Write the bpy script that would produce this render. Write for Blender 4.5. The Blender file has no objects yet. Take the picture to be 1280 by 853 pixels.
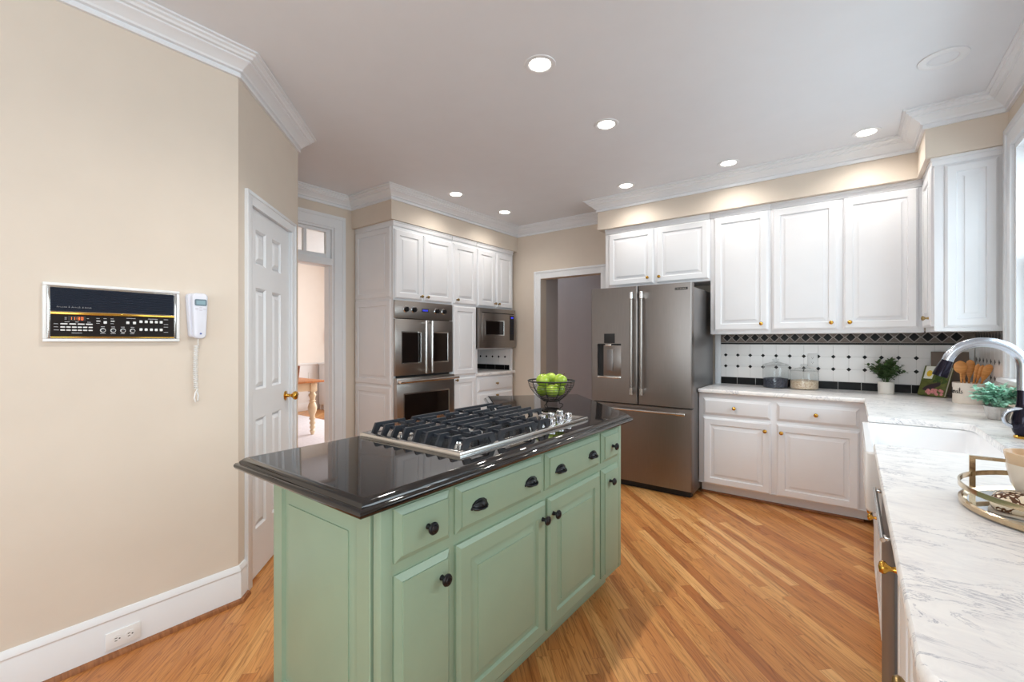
import bpy, bmesh, math, random
from mathutils import Vector, Matrix
R = math.radians
rnd = random.Random(7)
SC = bpy.context.scene
COL = SC.collection

# ------------------------------------------------------------------ camera, world, lights, exposure
cam_d = bpy.data.cameras.new('camera')
cam_d.sensor_width = 36.0
cam_d.lens = 36.0 * 561.0 / 1280.0
cam_d.clip_start = 0.02
cam = bpy.data.objects.new('camera', cam_d)
cam.location = (0, 0, 1.31)
cam.rotation_euler = (R(90), 0, R(37.2))
COL.objects.link(cam)
SC.camera = cam
SC.view_settings.view_transform = 'Standard'
SC.view_settings.look = 'None'
SC.view_settings.gamma = 1.0
SC.view_settings.use_curve_mapping = False
SC.view_settings.exposure = 0.36
SC.cycles.use_denoising = True
SC.cycles.max_bounces = 10
SC.cycles.diffuse_bounces = 6
SC.cycles.glossy_bounces = 5
SC.cycles.transmission_bounces = 8
SC.cycles.transparent_max_bounces = 12
SC.cycles.sample_clamp_indirect = 6.0
SC.cycles.caustics_reflective = False
SC.cycles.caustics_refractive = False

world = bpy.data.worlds.new('daylight')
world.use_nodes = True
SC.world = world
wb = world.node_tree.nodes['Background']
wb.inputs[0].default_value = (0.80, 0.90, 1.0, 1)
wb.inputs[1].default_value = 1.2


def area(name, loc, rot, sx, sy, power, col, spread=180):
    d = bpy.data.lights.new(name, 'AREA')
    d.shape = 'RECTANGLE'
    d.size, d.size_y = sx, sy
    d.energy = power
    d.color = col
    d.spread = R(spread)
    o = bpy.data.objects.new(name, d)
    o.location = loc
    o.rotation_euler = rot
    COL.objects.link(o)
    return o


# daylight arriving at the kitchen window openings
area('sink_window_daylight', (1.28, 2.65, 1.95), (0, R(70), 0), 1.5, 2.2, 46, (0.80, 0.91, 1.0))
area('breakfast_window_daylight', (1.05, -1.0, 1.5), (0, R(90), 0), 1.9, 2.4, 52, (0.84, 0.92, 1.0))
area('rear_window_daylight', (-0.9, -3.4, 1.5), (R(90), 0, 0), 2.4, 1.9, 55, (0.86, 0.93, 1.0))
area('dining_fill_light', (-5.8, 5.75, 1.5), (R(-90), 0, 0), 2.6, 1.9, 95, (0.95, 0.97, 1.0))  # added fill brightening the dining room from outside an invented opening


# ------------------------------------------------------------------ colours and materials
def S(r, g, b):
    f = lambda c: (c / 255.0 / 12.92) if c / 255.0 <= 0.04045 else ((c / 255.0 + 0.055) / 1.055) ** 2.4
    return (f(r), f(g), f(b), 1.0)


class NT:
    def __init__(self, name):
        self.m = bpy.data.materials.new(name)
        self.m.use_nodes = True
        self.t = self.m.node_tree
        self.b = self.t.nodes['Principled BSDF']
        self.out = self.t.nodes['Material Output']

    def n(self, kind, **kw):
        nd = self.t.nodes.new(kind)
        for k, v in kw.items():
            setattr(nd, k, v)
        return nd

    def link(self, a, b):
        self.t.links.new(a, b)

    def math(self, op, a, b=None, c=None):
        nd = self.n('ShaderNodeMath', operation=op)
        for i, v in enumerate((a, b, c)):
            if v is None:
                continue
            if isinstance(v, (int, float)):
                nd.inputs[i].default_value = v
            else:
                self.link(v, nd.inputs[i])
        return nd.outputs[0]

    def ramp(self, fac, stops):
        nd = self.n('ShaderNodeValToRGB')
        cr = nd.color_ramp
        while len(cr.elements) < len(stops):
            cr.elements.new(0.5)
        for e, (p, c) in zip(cr.elements, stops):
            e.position = p
            e.color = c
        self.link(fac, nd.inputs[0])
        return nd.outputs[0]

    def mix(self, fac, a, b, blend='MIX'):
        nd = self.n('ShaderNodeMix', data_type='RGBA', blend_type=blend)
        for sock, v in ((nd.inputs[0], fac), (nd.inputs[6], a), (nd.inputs[7], b)):
            if isinstance(v, (int, float)):
                sock.default_value = v
            elif isinstance(v, tuple):
                sock.default_value = v
            else:
                self.link(v, sock)
        return nd.outputs[2]


def basic(name, col, rough=0.5, metal=0.0, vary=0.04, scale=6.0, bump=0.0, bscale=60.0, coat=0.0, spec=0.5):
    k = NT(name)
    tc = k.n('ShaderNodeTexCoord')
    nz = k.n('ShaderNodeTexNoise')
    nz.inputs['Scale'].default_value = scale
    nz.inputs['Detail'].default_value = 3
    k.link(tc.outputs['Object'], nz.inputs['Vector'])
    dark = tuple(c * (1 - vary) for c in col[:3]) + (1,)
    lite = tuple(min(1, c * (1 + vary)) for c in col[:3]) + (1,)
    k.link(k.ramp(nz.outputs[0], [(0.3, dark), (0.7, lite)]), k.b.inputs['Base Color'])
    k.b.inputs['Roughness'].default_value = rough
    k.b.inputs['Metallic'].default_value = metal
    k.b.inputs['Coat Weight'].default_value = coat
    k.b.inputs['Coat Roughness'].default_value = 0.08
    k.b.inputs['Specular IOR Level'].default_value = spec
    if bump:
        n2 = k.n('ShaderNodeTexNoise')
        n2.inputs['Scale'].default_value = bscale
        n2.inputs['Detail'].default_value = 2
        k.link(tc.outputs['Object'], n2.inputs['Vector'])
        bp = k.n('ShaderNodeBump')
        bp.inputs['Strength'].default_value = bump
        bp.inputs['Distance'].default_value = 0.002
        k.link(n2.outputs[0], bp.inputs['Height'])
        k.link(bp.outputs[0], k.b.inputs['Normal'])
    return k.m


def emit(name, col, strength):
    k = NT(name)
    k.b.inputs['Base Color'].default_value = col
    k.b.inputs['Emission Color'].default_value = col
    k.b.inputs['Emission Strength'].default_value = strength
    return k.m


def steel(name, col, rough, streak=(2, 2, 260)):
    k = NT(name)
    tc = k.n('ShaderNodeTexCoord')
    mp = k.n('ShaderNodeMapping')
    mp.inputs['Scale'].default_value = streak
    nz = k.n('ShaderNodeTexNoise')
    nz.inputs['Scale'].default_value = 3.0
    nz.inputs['Detail'].default_value = 4
    k.link(tc.outputs['Object'], mp.inputs[0])
    k.link(mp.outputs[0], nz.inputs['Vector'])
    a = tuple(c * 0.93 for c in col[:3]) + (1,)
    b = tuple(c * 1.06 for c in col[:3]) + (1,)
    k.link(k.ramp(nz.outputs[0], [(0.35, a), (0.65, b)]), k.b.inputs['Base Color'])
    k.link(k.math('MULTIPLY_ADD', nz.outputs[0], 0.10, rough - 0.05), k.b.inputs['Roughness'])
    k.b.inputs['Metallic'].default_value = 1.0
    k.b.inputs['Anisotropic'].default_value = 0.5
    return k.m


def oak_floor(name, angle, width=0.058, tone=1.0):
    k = NT(name)
    tc = k.n('ShaderNodeTexCoord')
    mp = k.n('ShaderNodeMapping')
    mp.inputs['Rotation'].default_value = (0, 0, R(angle))
    k.link(tc.outputs['Object'], mp.inputs[0])
    sp = k.n('ShaderNodeSeparateXYZ')
    k.link(mp.outputs[0], sp.inputs[0])
    u, v = sp.outputs[0], sp.outputs[1]
    vr = k.math('DIVIDE', v, width)
    row = k.math('FLOOR', vr)
    wn = k.n('ShaderNodeTexWhiteNoise', noise_dimensions='1D')
    k.link(row, wn.inputs['W'])
    us = k.math('ADD', k.math('DIVIDE', u, 0.92), k.math('MULTIPLY', wn.outputs['Value'], 17.3))
    plank = k.math('FLOOR', us)
    cmb = k.n('ShaderNodeCombineXYZ')
    k.link(row, cmb.inputs[0])
    k.link(plank, cmb.inputs[1])
    w2 = k.n('ShaderNodeTexWhiteNoise', noise_dimensions='2D')
    k.link(cmb.outputs[0], w2.inputs['Vector'])
    pid = w2.outputs['Value']
    T = lambda r, g, b: tuple(c * tone for c in S(r, g, b)[:3]) + (1,)
    base = k.ramp(pid, [(0.0, T(172, 106, 54)), (0.15, T(188, 122, 66)), (0.5, T(199, 135, 75)), (0.85, T(209, 149, 87)), (0.95, T(222, 168, 106)), (1.0, T(232, 182, 122))])
    # grain: long stretched noise, plus cathedral bands
    off = k.n('ShaderNodeCombineXYZ')
    k.link(k.math('MULTIPLY', pid, 31.0), off.inputs[2])
    k.link(k.math('MULTIPLY', u, 1.6), off.inputs[0])
    k.link(k.math('MULTIPLY', v, 34.0), off.inputs[1])
    g1 = k.n('ShaderNodeTexNoise')
    g1.inputs['Scale'].default_value = 2.6
    g1.inputs['Detail'].default_value = 7
    g1.inputs['Roughness'].default_value = 0.62
    g1.inputs['Distortion'].default_value = 0.6
    k.link(off.outputs[0], g1.inputs['Vector'])
    off2 = k.n('ShaderNodeCombineXYZ')
    k.link(k.math('MULTIPLY', pid, 19.0), off2.inputs[2])
    k.link(k.math('MULTIPLY', u, 0.9), off2.inputs[0])
    k.link(k.math('MULTIPLY', v, 9.0), off2.inputs[1])
    g2 = k.n('ShaderNodeTexNoise')
    g2.inputs['Scale'].default_value = 1.6
    g2.inputs['Detail'].default_value = 1.5
    k.link(off2.outputs[0], g2.inputs['Vector'])
    rings = k.math('FRACT', k.math('MULTIPLY', g2.outputs[0], 11.0))
    ringm = k.math('SMOOTH_MIN', k.math('MULTIPLY', k.math('ABSOLUTE', k.math('SUBTRACT', rings, 0.5)), 5.0), 1.0, 0.3)
    gcol = k.ramp(g1.outputs[0], [(0.34, (0.46, 0.36, 0.27, 1)), (0.5, (0.93, 0.91, 0.88, 1)), (0.72, (1.08, 1.08, 1.08, 1))])
    c1 = k.mix(0.75, base, gcol, 'MULTIPLY')
    rcol = k.ramp(ringm, [(0.0, (0.50, 0.40, 0.30, 1)), (0.5, (1, 1, 1, 1))])
    c2 = k.mix(0.62, c1, rcol, 'MULTIPLY')
    # seams
    fv = k.math('FRACT', vr)
    ev = k.math('MINIMUM', fv, k.math('SUBTRACT', 1.0, fv))
    fu = k.math('FRACT', us)
    eu = k.math('MINIMUM', fu, k.math('SUBTRACT', 1.0, fu))
    seam = k.math('MINIMUM', k.math('DIVIDE', ev, 0.022), k.math('DIVIDE', eu, 0.0016))
    scol = k.ramp(seam, [(0.0, (0.50, 0.42, 0.36, 1)), (1.0, (1, 1, 1, 1))])
    k.link(k.mix(0.8, c2, scol, 'MULTIPLY'), k.b.inputs['Base Color'])
    k.link(k.math('MULTIPLY_ADD', g1.outputs[0], 0.15, 0.24), k.b.inputs['Roughness'])
    bp = k.n('ShaderNodeBump')
    bp.inputs['Strength'].default_value = 0.12
    bp.inputs['Distance'].default_value = 0.001
    k.link(k.math('MULTIPLY_ADD', g1.outputs[0], 0.4, k.math('MINIMUM', seam, 1.0)), bp.inputs['Height'])
    k.link(bp.outputs[0], k.b.inputs['Normal'])
    return k.m


def marble(name):
    k = NT(name)
    tc = k.n('ShaderNodeTexCoord')
    mp = k.n('ShaderNodeMapping')
    mp.inputs['Rotation'].default_value = (0, 0, R(24))
    mp.inputs['Scale'].default_value = (6.0, 13.0, 8.0)
    k.link(tc.outputs['Object'], mp.inputs[0])
    cloud = k.n('ShaderNodeTexNoise')
    cloud.inputs['Scale'].default_value = 1.6
    cloud.inputs['Detail'].default_value = 9
    cloud.inputs['Roughness'].default_value = 0.68
    cloud.inputs['Distortion'].default_value = 1.0
    k.link(mp.outputs[0], cloud.inputs['Vector'])
    vein = k.n('ShaderNodeTexNoise')
    vein.inputs['Scale'].default_value = 0.9
    vein.inputs['Detail'].default_value = 10
    vein.inputs['Roughness'].default_value = 0.70
    vein.inputs['Distortion'].default_value = 1.1
    k.link(mp.outputs[0], vein.inputs['Vector'])
    d = k.math('ABSOLUTE', k.math('SUBTRACT', vein.outputs[0], 0.5))
    base = k.ramp(cloud.outputs[0], [(0.26, S(214, 213, 217)), (0.40, S(235, 233, 233)), (0.60, S(246, 244, 242))])
    m = k.ramp(d, [(0.0, S(174, 178, 190)), (0.007, S(216, 217, 223)), (0.018, (1, 1, 1, 1))])
    gate = k.n('ShaderNodeTexNoise')
    gate.inputs['Scale'].default_value = 5.0
    gate.inputs['Detail'].default_value = 3
    k.link(tc.outputs['Object'], gate.inputs['Vector'])
    g = k.ramp(gate.outputs[0], [(0.42, (0, 0, 0, 1)), (0.54, (1, 1, 1, 1))])
    k.link(k.mix(g, base, k.mix(1.0, base, m, 'MULTIPLY')), k.b.inputs['Base Color'])
    k.b.inputs['Roughness'].default_value = 0.24
    return k.m


def granite(name):
    k = NT(name)
    tc = k.n('ShaderNodeTexCoord')
    v = k.n('ShaderNodeTexNoise')
    v.inputs['Scale'].default_value = 520
    v.inputs['Detail'].default_value = 2
    k.link(tc.outputs['Object'], v.inputs['Vector'])
    k.link(k.ramp(v.outputs[0], [(0.5, S(17, 15, 15)), (0.66, S(40, 34, 31)), (0.75, S(82, 70, 62))]), k.b.inputs['Base Color'])
    k.b.inputs['Roughness'].default_value = 0.045
    k.b.inputs['IOR'].default_value = 1.6
    return k.m


def glass(name, col=(0.97, 0.99, 0.98, 1), refl=1.0):
    """thin clear glass: lets light straight through, mirrors at grazing angles"""
    k = NT(name)
    tr = k.n('ShaderNodeBsdfTransparent')
    tr.inputs[0].default_value = col
    gl = k.n('ShaderNodeBsdfGlossy')
    gl.inputs['Roughness'].default_value = 0.02
    fr = k.n('ShaderNodeFresnel')
    geo = k.n('ShaderNodeNewGeometry')
    k.link(k.math('MULTIPLY_ADD', geo.outputs['Backfacing'], 1 / 1.5 - 1.5, 1.5), fr.inputs[0])
    mx = k.n('ShaderNodeMixShader')
    k.link(k.math('MULTIPLY', fr.outputs[0], refl), mx.inputs[0])
    k.link(tr.outputs[0], mx.inputs[1])
    k.link(gl.outputs[0], mx.inputs[2])
    k.link(mx.outputs[0], k.out.inputs[0])
    return k.m


def speckle(name, stops, scale, rough=0.6):
    k = NT(name)
    tc = k.n('ShaderNodeTexCoord')
    v = k.n('ShaderNodeTexVoronoi')
    v.inputs['Scale'].default_value = scale
    k.link(tc.outputs['Object'], v.inputs['Vector'])
    sp = k.n('ShaderNodeSeparateColor')
    k.link(v.outputs['Color'], sp.inputs[0])
    k.link(k.ramp(sp.outputs[0], stops), k.b.inputs['Base Color'])
    bp = k.n('ShaderNodeBump')
    bp.inputs['Strength'].default_value = 0.8
    bp.inputs['Distance'].default_value = 0.006
    k.link(v.outputs['Distance'], bp.inputs['Height'])
    k.link(bp.outputs[0], k.b.inputs['Normal'])
    k.b.inputs['Roughness'].default_value = rough
    return k.m


def wood(name, c1, c2, scale=(2, 14, 2), rough=0.45):
    k = NT(name)
    tc = k.n('ShaderNodeTexCoord')
    mp = k.n('ShaderNodeMapping')
    mp.inputs['Scale'].default_value = scale
    k.link(tc.outputs['Object'], mp.inputs[0])
    nz = k.n('ShaderNodeTexNoise')
    nz.inputs['Scale'].default_value = 6
    nz.inputs['Detail'].default_value = 5
    nz.inputs['Distortion'].default_value = 0.7
    k.link(mp.outputs[0], nz.inputs['Vector'])
    k.link(k.ramp(nz.outputs[0], [(0.3, c1), (0.7, c2)]), k.b.inputs['Base Color'])
    k.b.inputs['Roughness'].default_value = rough
    return k.m


def transfer_ware(name):
    k = NT(name)
    tc = k.n('ShaderNodeTexCoord')
    big = k.n('ShaderNodeTexNoise')
    big.inputs['Scale'].default_value = 26
    k.link(tc.outputs['Object'], big.inputs['Vector'])
    v = k.n('ShaderNodeTexVoronoi', feature='DISTANCE_TO_EDGE')
    v.inputs['Scale'].default_value = 120
    k.link(tc.outputs['Object'], v.inputs['Vector'])
    mask = k.math('MULTIPLY', k.math('GREATER_THAN', big.outputs[0], 0.50), k.math('GREATER_THAN', 0.22, v.outputs[0]))
    k.link(k.mix(mask, S(236, 220, 194), S(92, 58, 34)), k.b.inputs['Base Color'])
    k.b.inputs['Roughness'].default_value = 0.2
    return k.m


M = dict(
    wall=basic('beige_wall_paint', S(216, 204, 190), 0.75, vary=0.015, bump=0.05, bscale=220),
    ceil=basic('ceiling_white_paint', S(226, 229, 234), 0.8, vary=0.01),
    trim=basic('white_trim_paint', S(229, 231, 234), 0.38, vary=0.01),
    cab=basic('white_cabinet_paint', S(229, 230, 233), 0.36, vary=0.012),
    cabin=basic('cabinet_shadow_gap', S(120, 116, 112), 0.7),
    green=basic('sage_green_paint', S(144, 164, 140), 0.36, vary=0.03),
    granite=granite('black_granite'),
    marble=marble('white_marble'),
    floor=oak_floor('oak_strip_floor', 45),
    floor2=oak_floor('oak_hall_floor', 0),
    shoe=wood('oak_shoe', S(126, 76, 44), S(160, 104, 62)),
    steel=steel('brushed_stainless', S(158, 152, 147), 0.30),
    steelv=steel('brushed_stainless_upright', S(140, 133, 129), 0.36, (260, 260, 2)),
    dwfront=basic('dishwasher_grey', S(92, 92, 95), 0.4, 0.2),
    steelb=basic('bright_steel', S(212, 210, 207), 0.16, 1.0),
    chrome=basic('chrome', S(226, 228, 232), 0.06, 1.0, vary=0.0),
    fsteel=basic('satin_faucet_steel', S(196, 202, 212), 0.24, 1.0),
    brass=basic('polished_brass', S(214, 164, 74), 0.16, 1.0),
    abrass=basic('aged_brass', S(150, 126, 84), 0.3, 1.0),
    iron=basic('cast_iron', S(33, 37, 45), 0.42, 0.0, bump=0.2, bscale=300),
    black=basic('black_bronze', S(18, 18, 22), 0.36, 0.2),
    wire=basic('black_wire', S(18, 16, 15), 0.45),
    dglass=basic('dark_oven_glass', S(20, 14, 12), 0.06, vary=0.1, coat=0.0),
    dark=basic('dark_recess', S(26, 25, 26), 0.6),
    fgrey=basic('fridge_side_grey', S(132, 130, 130), 0.34, 0.7),
    navy=basic('navy_grille', S(24, 32, 48), 0.5, spec=.3),
    panelb=basic('black_control_panel', S(26, 19, 17), 0.4, spec=.2),
    porc=basic('white_porcelain', S(240, 239, 240), 0.10, vary=0.005),
    phone=basic('white_phone_plastic', S(222, 224, 234), 0.35),
    plastic=basic('white_plastic', S(233, 234, 234), 0.4),
    slot=basic('slot_dark', S(40, 38, 36), 0.6),
    lcd=basic('phone_lcd', S(128, 158, 168), 0.2),
    bluelcd=emit('blue_display', S(50, 60, 210), 0.8),
    orange=emit('orange_digits', S(255, 132, 50), 0.9),
    cream_txt=basic('silver_print', S(205, 205, 208), 0.4),
    lamp=emit('lamp_glow', (1.0, 0.93, 0.82, 1), 9.0),
    glass=glass('clear_glass'),
    jar=glass('jar_glass', (0.965, 0.975, 0.975, 1), 1.2),
    tilew=basic('white_tile', S(233, 230, 228), 0.14, vary=0.01),
    tileb=basic('black_tile', S(16, 15, 15), 0.3, spec=.15),
    tileg=basic('grey_border_tile', S(118, 106, 98), 0.4, vary=0.12, scale=40, spec=.3),
    grout=basic('grout', S(206, 203, 200), 0.8),
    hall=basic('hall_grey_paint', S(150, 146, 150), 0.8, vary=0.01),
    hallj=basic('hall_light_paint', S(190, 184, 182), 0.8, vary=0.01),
    dining=basic('dining_pale_paint', S(238, 229, 218), 0.8, vary=0.01),
    wains=basic('wainscot_paint', S(226, 222, 218), 0.5, vary=0.01),
    apple=None,
    stem=basic('apple_stem', S(88, 62, 36), 0.7),
    leafd=basic('dark_green_leaf', S(80, 104, 62), 0.5, vary=0.3, scale=50),
    leafb=basic('blue_green_leaf', S(158, 206, 184), 0.5, vary=0.3, scale=45),
    pot=basic('white_ceramic_pot', S(232, 226, 218), 0.4),
    potm=basic('ribbed_metal_pot', S(196, 192, 190), 0.35, 0.5, vary=0.12, scale=40),
    soil=basic('soil', S(58, 46, 36), 0.9, vary=0.3, scale=60),
    spoon=wood('wooden_spoon', S(188, 122, 60), S(214, 150, 84), (4, 4, 30)),
    crock=basic('cream_crock', S(228, 218, 206), 0.35),
    ink=basic('black_script', S(36, 32, 32), 0.5),
    page=basic('book_pages', S(232, 226, 212), 0.7),
    bookg=basic('cookbook_green', S(98, 104, 52), 0.4, vary=0.3, scale=30),
    bookb=basic('cookbook_brown', S(104, 84, 70), 0.4, vary=0.1),
    pink=basic('cover_pink', S(214, 140, 140), 0.4, vary=0.25, scale=90),
    aub=basic('cover_aubergine', S(62, 50, 58), 0.3),
    yel=basic('cover_yellow', S(238, 196, 62), 0.4),
    whitec=basic('cover_white', S(232, 232, 222), 0.4),
    dgreen=basic('cover_dark_green', S(62, 84, 38), 0.4, vary=0.4, scale=70),
    gold=basic('champagne_gold', S(206, 184, 152), 0.13, 1.0),
    mirror=basic('tray_mirror', S(225, 228, 230), 0.03, 1.0, vary=0.0),
    ware=transfer_ware('brown_transfer_ware'),
    cup=basic('cream_stoneware', S(222, 192, 158), 0.25),
    cup2=basic('ivory_stoneware', S(226, 214, 198), 0.25),
    tabletop=wood('honey_table_top', S(168, 96, 44), S(196, 126, 66)),
    cream=basic('cream_paint', S(232, 210, 176), 0.5),
    chairw=wood('chair_brown', S(138, 84, 54), S(166, 106, 70)),
    chairg=basic('chair_grey_brown', S(138, 124, 112), 0.5),
    rug=basic('pale_rug', S(226, 220, 222), 0.95, vary=0.06, scale=30, bump=0.4, bscale=200),
    shade=basic('sconce_shade', S(208, 200, 198), 0.8),
    beans=speckle('dark_beans', [(0.0, S(30, 32, 42)), (0.6, S(54, 56, 70)), (1.0, S(92, 94, 108))], 150),
    oats=speckle('pale_oats', [(0.0, S(196, 164, 132)), (0.5, S(226, 202, 174)), (1.0, S(240, 226, 206))], 140),
)


def apple_mat():
    k = NT('green_apple_skin')
    tc = k.n('ShaderNodeTexCoord')
    nz = k.n('ShaderNodeTexNoise')
    nz.inputs['Scale'].default_value = 22
    k.link(tc.outputs['Object'], nz.inputs['Vector'])
    k.link(k.ramp(nz.outputs[0], [(0.3, S(128, 158, 44)), (0.6, S(160, 184, 62)), (0.8, S(190, 204, 98))]), k.b.inputs['Base Color'])
    k.b.inputs['Roughness'].default_value = 0.25
    return k.m


M['apple'] = apple_mat()


# ------------------------------------------------------------------ mesh helpers
class MB:
    """collects shapes; build() links them as one mesh object"""

    def __init__(self):
        self.v, self.f, self.m = [], [], []

    def add(self, verts, faces, mi=0, T=None):
        o = len(self.v)
        for p in verts:
            p = Vector(p)
            self.v.append(T @ p if T is not None else p)
        for fc in faces:
            self.f.append([i + o for i in fc])
            self.m.append(mi)
        return self

    def bm(self, b, mi=0, T=None):
        b.verts.index_update()
        self.add([v.co.copy() for v in b.verts], [[v.index for v in f.verts] for f in b.faces], mi, T)
        b.free()
        return self

    def box(self, x0, x1, y0, y1, z0, z1, bev=0.0, seg=2, mi=0, T=None):
        b = bmesh.new()
        mat = Matrix.Translation(((x0 + x1) / 2, (y0 + y1) / 2, (z0 + z1) / 2)) @ Matrix.Diagonal((abs(x1 - x0), abs(y1 - y0), abs(z1 - z0), 1))
        bmesh.ops.create_cube(b, size=1.0, matrix=mat)
        if bev:
            bmesh.ops.bevel(b, geom=b.edges[:], offset=bev, segments=seg, profile=0.5, affect='EDGES', clamp_overlap=True)
        return self.bm(b, mi, T)

    def lathe(self, prof, c=(0, 0, 0), axis='z', seg=28, mi=0, T=None, ribs=0, rib=0.0, caps=True):
        vs, fs = [], []
        n = len(prof)
        for j in range(seg):
            a = 2 * math.pi * j / seg
            k = 1.0 + (rib * (1 if (j * ribs // seg) % 2 else -1) if ribs else 0)
            for r, h in prof:
                x, y = r * k * math.cos(a), r * k * math.sin(a)
                if axis == 'z':
                    p = (x, y, h)
                elif axis == 'y':
                    p = (x, h, y)
                else:
                    p = (h, x, y)
                vs.append((p[0] + c[0], p[1] + c[1], p[2] + c[2]))
        for j in range(seg):
            q = (j + 1) % seg
            for i in range(n - 1):
                fs.append([j * n + i, q * n + i, q * n + i + 1, j * n + i + 1])
        if caps and prof[0][0] > 1e-5:
            fs.append([j * n for j in range(seg)])
        if caps and prof[-1][0] > 1e-5:
            fs.append([j * n + n - 1 for j in range(seg)])
        return self.add(vs, fs, mi, T)

    def cyl(self, c, r, h, axis='z', seg=24, mi=0, T=None, bev=0.0):
        if bev:
            prof = [(r - bev, 0), (r, bev), (r, h - bev), (r - bev, h)]
        else:
            prof = [(r, 0), (r, h)]
        return self.lathe(prof, c, axis, seg, mi, T)

    def ball(self, c, r, sc=(1, 1, 1), seg=16, mi=0, T=None):
        b = bmesh.new()
        bmesh.ops.create_uvsphere(b, u_segments=seg, v_segments=max(6, seg // 2), radius=r, matrix=Matrix.Translation(c) @ Matrix.Diagonal((*sc, 1)))
        return self.bm(b, mi, T)

    def tube(self, pts, r, seg=8, closed=False, mi=0, T=None, flat=None):
        pts = [Vector(p) for p in pts]
        n = len(pts)
        rs = r if isinstance(r, (list, tuple)) else [r] * n
        vs, fs = [], []
        up = None
        for i, p in enumerate(pts):
            if closed:
                t = pts[(i + 1) % n] - pts[i - 1]
            else:
                t = pts[min(i + 1, n - 1)] - pts[max(i - 1, 0)]
            t.normalize()
            if up is None:
                up = Vector((0, 0, 1)) if abs(t.z) < 0.9 else Vector((0, 1, 0))
            s = t.cross(up)
            if s.length < 1e-6:
                s = t.orthogonal()
            s.normalize()
            up = s.cross(t).normalized()
            for j in range(seg):
                a = 2 * math.pi * j / seg
                ca, sa = math.cos(a) * rs[i], math.sin(a) * rs[i]
                if flat:
                    ca *= flat[0]
                    sa *= flat[1]
                vs.append(p + s * ca + up * sa)
        for i in range(n if closed else n - 1):
            k = (i + 1) % n
            for j in range(seg):
                q = (j + 1) % seg
                fs.append([i * seg + j, i * seg + q, k * seg + q, k * seg + j])
        if not closed:
            fs.append(list(range(seg)))
            fs.append([(n - 1) * seg + j for j in range(seg)])
        return self.add(vs, fs, mi, T)

    def prism(self, poly, z0, z1, mi=0, T=None, prof=None):
        """poly: outline in xy. prof: [(outset, z)] from bottom to top, else straight sides"""
        prof = prof or [(0, z0), (0, z1)]
        n = len(poly)
        area2 = sum(poly[i][0] * poly[(i + 1) % n][1] - poly[(i + 1) % n][0] * poly[i][1] for i in range(n))
        sg = 1 if area2 > 0 else -1
        P = [Vector((p[0], p[1])) for p in poly]
        mit = []
        for i in range(n):
            d1 = (P[i] - P[i - 1]).normalized()
            d2 = (P[(i + 1) % n] - P[i]).normalized()
            n1 = Vector((d1.y, -d1.x)) * sg
            n2 = Vector((d2.y, -d2.x)) * sg
            mit.append((n1 + n2) / max(0.25, 1 + n1.dot(n2)))
        vs, fs = [], []
        for off, z in prof:
            for i in range(n):
                q = P[i] + mit[i] * off
                vs.append((q.x, q.y, z))
        for k in range(len(prof) - 1):
            for i in range(n):
                j = (i + 1) % n
                fs.append([k * n + i, k * n + j, (k + 1) * n + j, (k + 1) * n + i])
        fs.append(list(range(n)))
        fs.append([(len(prof) - 1) * n + i for i in range(n)])
        return self.add(vs, fs, mi, T)

    def rings(self, x0, x1, z0, z1, prof, mi=0, T=None):
        """stepped front facing -y: prof = [(inset, depth towards the viewer)]"""
        vs, fs = [], []
        for ins, d in prof:
            vs += [(x0 + ins, -d, z0 + ins), (x1 - ins, -d, z0 + ins), (x1 - ins, -d, z1 - ins), (x0 + ins, -d, z1 - ins)]
        for k in range(len(prof) - 1):
            for i in range(4):
                j = (i + 1) % 4
                fs.append([k * 4 + i, k * 4 + j, (k + 1) * 4 + j, (k + 1) * 4 + i])
        fs.append([0, 1, 2, 3])
        k = (len(prof) - 1) * 4
        fs.append([k, k + 1, k + 2, k + 3])
        return self.add(vs, fs, mi, T)

    def sweep(self, path, prof, mi=0, closed_prof=True):
        """prof (d, z) carried along a plan path with mitred corners; d points to the right of travel"""
        P = [Vector(p) for p in path]
        n = len(P)
        vs, fs = [], []
        m = len(prof)
        for i in range(n):
            d1 = (P[i] - P[i - 1]).normalized() if i else None
            d2 = (P[i + 1] - P[i]).normalized() if i < n - 1 else None
            a = d1 or d2
            b = d2 or d1
            n1, n2 = Vector((a.y, -a.x)), Vector((b.y, -b.x))
            mt = (n1 + n2) / max(0.2, 1 + n1.dot(n2))
            for d, z in prof:
                q = P[i] + mt * d
                vs.append((q.x, q.y, z))
        for i in range(n - 1):
            for j in range(m):
                k = (j + 1) % m
                fs.append([i * m + j, i * m + k, (i + 1) * m + k, (i + 1) * m + j])
        fs.append(list(range(m)))
        fs.append([(n - 1) * m + j for j in range(m)])
        return self.add(vs, fs, mi)

    def build(self, name, mats, parent=None, smooth=35, loc=None):
        me = bpy.data.meshes.new(name)
        me.from_pydata([tuple(v) for v in self.v], [], self.f)
        b = bmesh.new()
        b.from_mesh(me)
        bmesh.ops.recalc_face_normals(b, faces=b.faces[:])
        b.to_mesh(me)
        b.free()
        for mm in (mats if isinstance(mats, (list, tuple)) else [mats]):
            me.materials.append(mm)
        me.polygons.foreach_set('material_index', self.m)
        me.polygons.foreach_set('use_smooth', [bool(smooth)] * len(me.polygons))
        if smooth:
            me.set_sharp_from_angle(angle=R(smooth))
        me.update()
        o = bpy.data.objects.new(name, me)
        COL.objects.link(o)
        if parent is not None:
            o.parent = parent
        if loc:
            o.location = loc
        return o


def thing(name, label, cat, loc=(0, 0, 0), rot=0.0, group=None):
    o = bpy.data.objects.new(name, None)
    o.empty_display_size = 0.1
    COL.objects.link(o)
    o.location = loc
    o.rotation_euler = (0, 0, R(rot))
    o['label'] = label
    o['category'] = cat
    if group:
        o['group'] = group
    return o


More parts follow.
